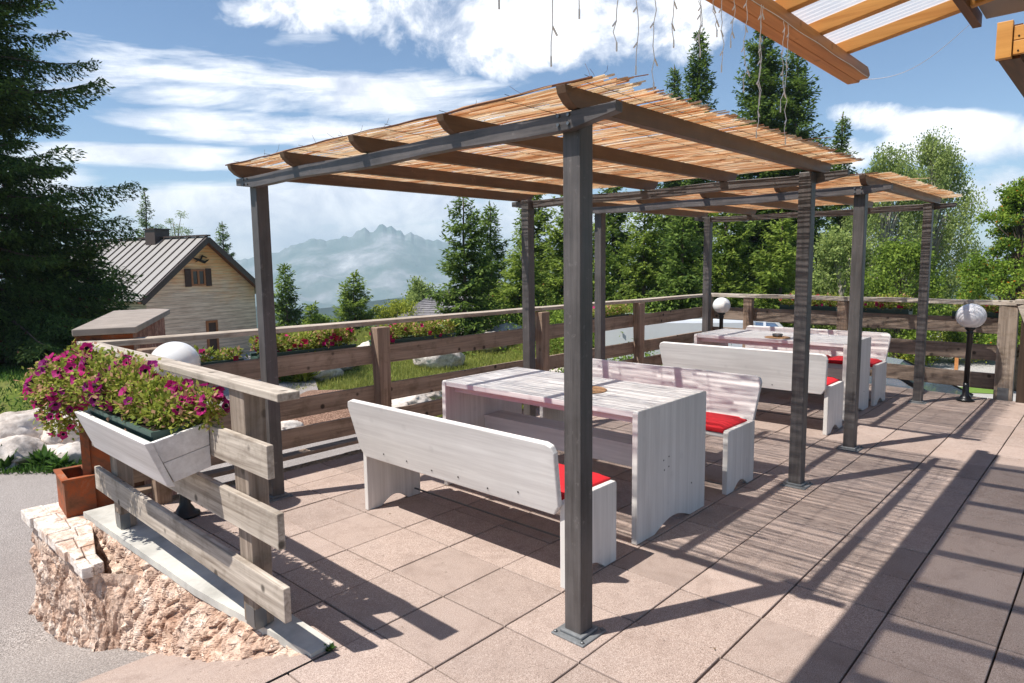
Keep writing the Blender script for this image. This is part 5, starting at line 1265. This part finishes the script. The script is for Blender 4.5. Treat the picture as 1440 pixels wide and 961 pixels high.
# ------------------------------------------------------------------ vehicles
def carpaint(name, col): return simple(name, col, .25, .2, n=.02, Coat_Weight=.8)
M['carsilver'] = carpaint('silver_car_paint', rgb(176,184,194)); M['vanwhite'] = carpaint('white_van_paint', rgb(226,228,230)); M['carglass'] = simple('tinted_car_glass', rgb(150,168,184), .06, .75, n=.08); M['tyre'] = simple('black_tyre', rgb(26,26,26), .8); M['rim'] = simple('alloy_rim', rgb(150,152,156), .3, .8)
def vehicle(name, label, cat, loc, rz, prof, glass, hw_, wheels, paint_, wr=.31):
    """profile in local x (forward) / z; glass: list of (x0,x1) strips on the roof profile"""
    t = thing(name, label, cat, loc, rz=rz)
    low, belt, roof = prof          # lists of (x,z)
    m_ = MB(); body = low+belt[::-1]; n = len(body)
    ins = .06
    m_.v = [(x, -hw_, z) for x, z in body]+[(x, hw_, z) for x, z in body]; m_.f = [tuple(range(n)), tuple(range(n, 2*n))[::-1]]+[(i, (i+1) % n, n+(i+1) % n, n+i) for i in range(n)]
    m_.build('body', paint_, t, bevel=.07)
    # greenhouse: roof profile narrower
    rw = hw_*.76; b0 = roof[0]; b1 = roof[-1]
    m_ = MB(); k = len(roof)
    zmax = max(z for _, z in roof)
    def wid(z): return hw_-.03-(hw_-rw)*min(1, max(0, (z-b0[1])/(zmax-b0[1])))
    m_.v = [(x, -wid(z), z) for x, z in roof]+[(x, wid(z), z) for x, z in roof]; m_.f = [tuple(range(k)), tuple(range(k, 2*k))[::-1]]+[(i, i+1, k+i+1, k+i) for i in range(k-1)]+[(0, k, 2*k-1, k-1)]
    m_.build('windows', M['carglass'], t)
    tops = [(x, z) for x, z in roof if z > zmax-.06]
    m_ = MB(); m_.v = [(x, s*(wid(z)+.012), z+.012) for x, z in tops for s in (-1, 1)]; m_.f = [(2*i, 2*i+1, 2*i+3, 2*i+2) for i in range(len(tops)-1)]
    o = m_.build('roof', paint_, t); sol = o.modifiers.new('solid', 'SOLIDIFY'); sol.thickness = .03
    for s in (-1, 1):
        m_ = MB()
        for (xa, za), (xb, zb) in ((roof[0], tops[0]), (tops[-1], roof[-1])):
            m_.beam((xa, s*wid(za), za), (xb, s*(wid(zb)+.005), zb), .05, .05)
        xm = (tops[0][0]+tops[-1][0])/2; m_.beam((xm, s*wid(b0[1]), b0[1]), (xm, s*wid(zmax), zmax), .05, .04); m_.build('pillar', M['blackpole'] if name == 'parked_car' else paint_, t)
        xf = roof[-1][0]-.35; m_ = MB(); m_.lathe([(.02, -.06), (.07, -.04), (.08, .03), (.04, .07)], (xf, s*(hw_+.09), b0[1]+.08), 12); m_.build('mirror', M['blackpole'], t)
        for wx in wheels:
            m_ = MB(); m_.tube([(wx, s*(hw_-.2), wr), (wx, s*(hw_+.005), wr)], wr, 24); wo = m_.build('wheel', M['tyre'], t, bevel=.02); m_ = MB(); m_.tube([(wx, s*(hw_), wr), (wx, s*(hw_+.012), wr)], wr*.62, 20); m_.build('rim', M['rim'], wo)
        xe = belt[-1][0]; m_ = MB(); m_.box(xe-.12, xe+.012, min(s*(hw_-.35), s*(hw_-.06)), max(s*(hw_-.35), s*(hw_-.06)), belt[-1][1]-.26, belt[-1][1]-.12); m_.build('headlight', M['glass'], t, bevel=.02)
    return t
car_prof = ([(-2.05, .25), (2.0, .22)], [(-2.1, .85), (-1.2, .93), (.75, .93), (1.5, .86), (2.05, .68)], [(-1.75, .92), (-1.25, 1.36), (-.6, 1.44), (.0, 1.45), (.35, 1.40), (1.25, .91)])
vehicle('parked_car', 'silver blue car parked below the terrace behind the farthest bench', 'car', (9.5, .12, -1.43), R_(-84), car_prof, None, .86, (-1.3, 1.3), M['carsilver'])
van_prof = ([(-2.4, .3), (2.4, .28)], [(-2.45, 1.86), (.55, 1.9), (.62, 1.2), (1.7, 1.05), (2.5, .85)], [(.5, 1.2), (.52, 1.84), (.95, 1.82), (1.65, 1.08)])
vp = at(1015, 470, 13.6)
vehicle('parked_van', 'white van parked beyond the back corner of the terrace', 'van', (vp.x, vp.y, -1.43), R_(-62), van_prof, None, .95, (-1.5, 1.5), M['vanwhite'], .34)
# low orange barrier and pale kerb beyond the parking
a, c = at(1290, 497, 17.9), at(1405, 500, 17.0); m_ = MB(); t_ = thing('barrier_rail', 'low orange wooden rail edging the planting beyond the parking', 'rail', ((a.x+c.x)/2, (a.y+c.y)/2, -1.43))
o0 = t_.location; za = a.z-o0.z
m_.beam((a.x-o0.x, a.y-o0.y, za), (c.x-o0.x, c.y-o0.y, za), .06, .08); m_.build('rail', M['larch_x'], t_)
for k in (0, .5, 1):
    q = a.lerp(c, k)-o0; m_ = MB(); m_.box(q.x-.04, q.x+.04, q.y-.04, q.y+.04, 0, za-.042); m_.build('post', M['larch_x'], t_)
def strip(name, pts_, z, mat):
    b = MB(); b.add([(p.x, p.y, z) for p in pts_], [tuple(range(len(pts_)))]); return tag(b.build(name, mat), kind='structure')
M['lawn'] = simple('bright_lawn', (.13,.22,.03), .9, n=.3, bump=.5, scale=30)
strip('lawn_strip', [atz(1265, 541, -1.42), atz(1420, 547, -1.42), atz(1420, 556, -1.42)*.0+atz(1420, 555, -1.42), atz(1265, 548, -1.42)], -1.42, M['lawn'])
for k, (px, py) in enumerate(((1388, 545), (1389, 572))): 
    q = at(px, py-6, 10.5); m_ = MB(); m_.box(-.035, .035, -.05, .05, 0, .62); m_.box(-.07, .07, -.07, .07, .622, .66); m_.tube([(0, -.052, .5), (0, -.06, .5)], .018, 10)
    o = m_.build('bollard', M['lowwall'], None, bevel=.006); o.location = (q.x, q.y+.35*k, -1.43); tag(o, ('short pale bollard beyond the fence left of the end post', 'nearer short pale bollard left of the end post')[k], 'bollard', 'pale bollards by the parking')

# ------------------------------------------------------------------ far land
def far_mat(name, stops, sc, gstops=None):
    t = NT(name); n = t.noise(t.vec((1, 1, 1)), sc, 8, .65); c = t.ramp(n, stops)
    return t.fin(t.bsdf(c, .95, t.bump(n, .8, 3), spec=.05))
M['mrock'] = far_mat('alpine_rock_and_meadow', [(.40, (.09,.14,.13)), (.50, (.15,.19,.18)), (.60, (.30,.31,.32)), (.70, (.5,.5,.5))], .006)
M['mforest'] = far_mat('forest_hill', [(.35, (.008,.018,.012)), (.6, (.02,.04,.018)), (.75, (.045,.07,.03))], .03)
def ridge(name, pts_, D0, depth, zb, mat, amp, sc, nx=220, nz=46, dense=None):
    """pts: (px, y) skyline at distance D0; slope falls towards the viewer by depth"""
    m_ = MB(); xs_ = np.linspace(pts_[0][0], pts_[-1][0], nx+1)
    if dense: xs_ = np.concatenate([np.linspace(pts_[0][0], dense[0], 60)[:-1], np.linspace(dense[0], dense[1], nx-119), np.linspace(dense[1], pts_[-1][0], 62)[1:]])
    sky_y = np.interp(xs_, [p[0] for p in pts_], [p[1] for p in pts_])
    ker = np.exp(-((np.arange(-40, 41))/16.)**2); ker /= ker.sum(); sm_ = np.convolve(np.pad(sky_y, 40, mode='edge'), ker, 'valid')+3
    for j in range(-8, nz+1):
        v_ = j/nz; kk = min(1, abs(v_)*9)
        for i, px in enumerate(xs_):
            d = D0-depth*v_
            top = at(px, sky_y[i]*(1-kk)+sm_[i]*kk, D0); q = at(px, 400, d)
            zt_ = top.z; f_ = abs(v_); zz = zb+(zt_-zb)*((1-min(1, f_))**1.25 if j >= 0 else (1-f_*2))
            p3 = V((q.x*sc, q.y*sc, 0)); nz_ = noise.fractal(p3, .9, 2.1, 7); rdg = 1-abs(noise.noise(p3*1.3+V((3, 1, 0))))*2; zz += amp*.9*(j > 0)*min(1, f_*4)*(.5-abs(noise.noise(V((q.x*sc*.8+zz*.006, q.y*sc*.8-zz*.008, 4.)))*2))
            zz += amp*(nz_*.7+rdg*.5)*(min(1, f_*5))*(1-f_*.5)*(j > 0)
            m_.v.append((q.x, q.y, zz))
    k = nx+1
    m_.f = [(j*k+i, j*k+i+1, (j+1)*k+i+1, (j+1)*k+i) for j in range(nz+8) for i in range(nx)]
    return tag(m_.build(name, mat, smooth=False), kind='structure')
jag = lambda L, a: [(x+random.uniform(-2, 2), y+random.uniform(-a, a)) for x, y in L]
random.seed(9)
sk = [(-900, 372), (-400, 366), (0, 372), (200, 370), (330, 366), (372, 361), (395, 354), (420, 343), (445, 336), (462, 339), (485, 334), (498, 333), (504, 327), (511, 325), (516, 321), (523, 327), (531, 325), (536, 318), (541, 315), (547, 321), (553, 317), (560, 323), (566, 323), (571, 331), (580, 328), (600, 336), (640, 342), (700, 352), (800, 345), (950, 350), (1200, 352), (1450, 345), (1800, 340), (2200, 352)]
fine = []
for (xa, ya), (xb, yb) in zip(sk[:-1], sk[1:]):
    k = max(1, int((xb-xa)/4))
    for i in range(k): u = i/k; fine.append((xa+(xb-xa)*u, ya+(yb-ya)*u+random.uniform(-1.7, 1.7)))
fine.append(sk[-1])
ridge('mountain', fine, 2100, 1000, -200, M['mrock'], 15, .0055, nx=520, nz=90, dense=(340, 720))
ridge('foothills', [(-900, 425), (-300, 418), (200, 428), (380, 432), (430, 436), (470, 432), (520, 424), (560, 419), (620, 416), (700, 420), (900, 410), (1200, 405), (1600, 400), (2200, 410)], 860, 450, -150, M['mforest'], 6, .03, nx=320)
# ------------------------------------------------------------------ haze
t = NT('alpine_haze'); pv = t.n('ShaderNodeVolumePrincipled'); pv.inputs['Density'].default_value = .00044; pv.inputs['Color'].default_value = (.70, .885, 1, 1); pv.inputs['Anisotropy'].default_value = .0
t.l(pv.outputs[0], t.out.inputs['Volume']); 
hb = MB(); hb.box(-2900, 2900, -2900, 2900, -260, 135); o = hb.build('haze', t.m, None); tag(o, 'thin pale blue air haze over the valley', kind='stuff')
o.location = (0, 0, 0)

cy = scene.cycles; cy.max_bounces = 6; cy.diffuse_bounces = 3; cy.glossy_bounces = 2; cy.transmission_bounces = 4; cy.transparent_max_bounces = 8; cy.volume_bounces = 0
cy.caustics_reflective = False; cy.caustics_refractive = False
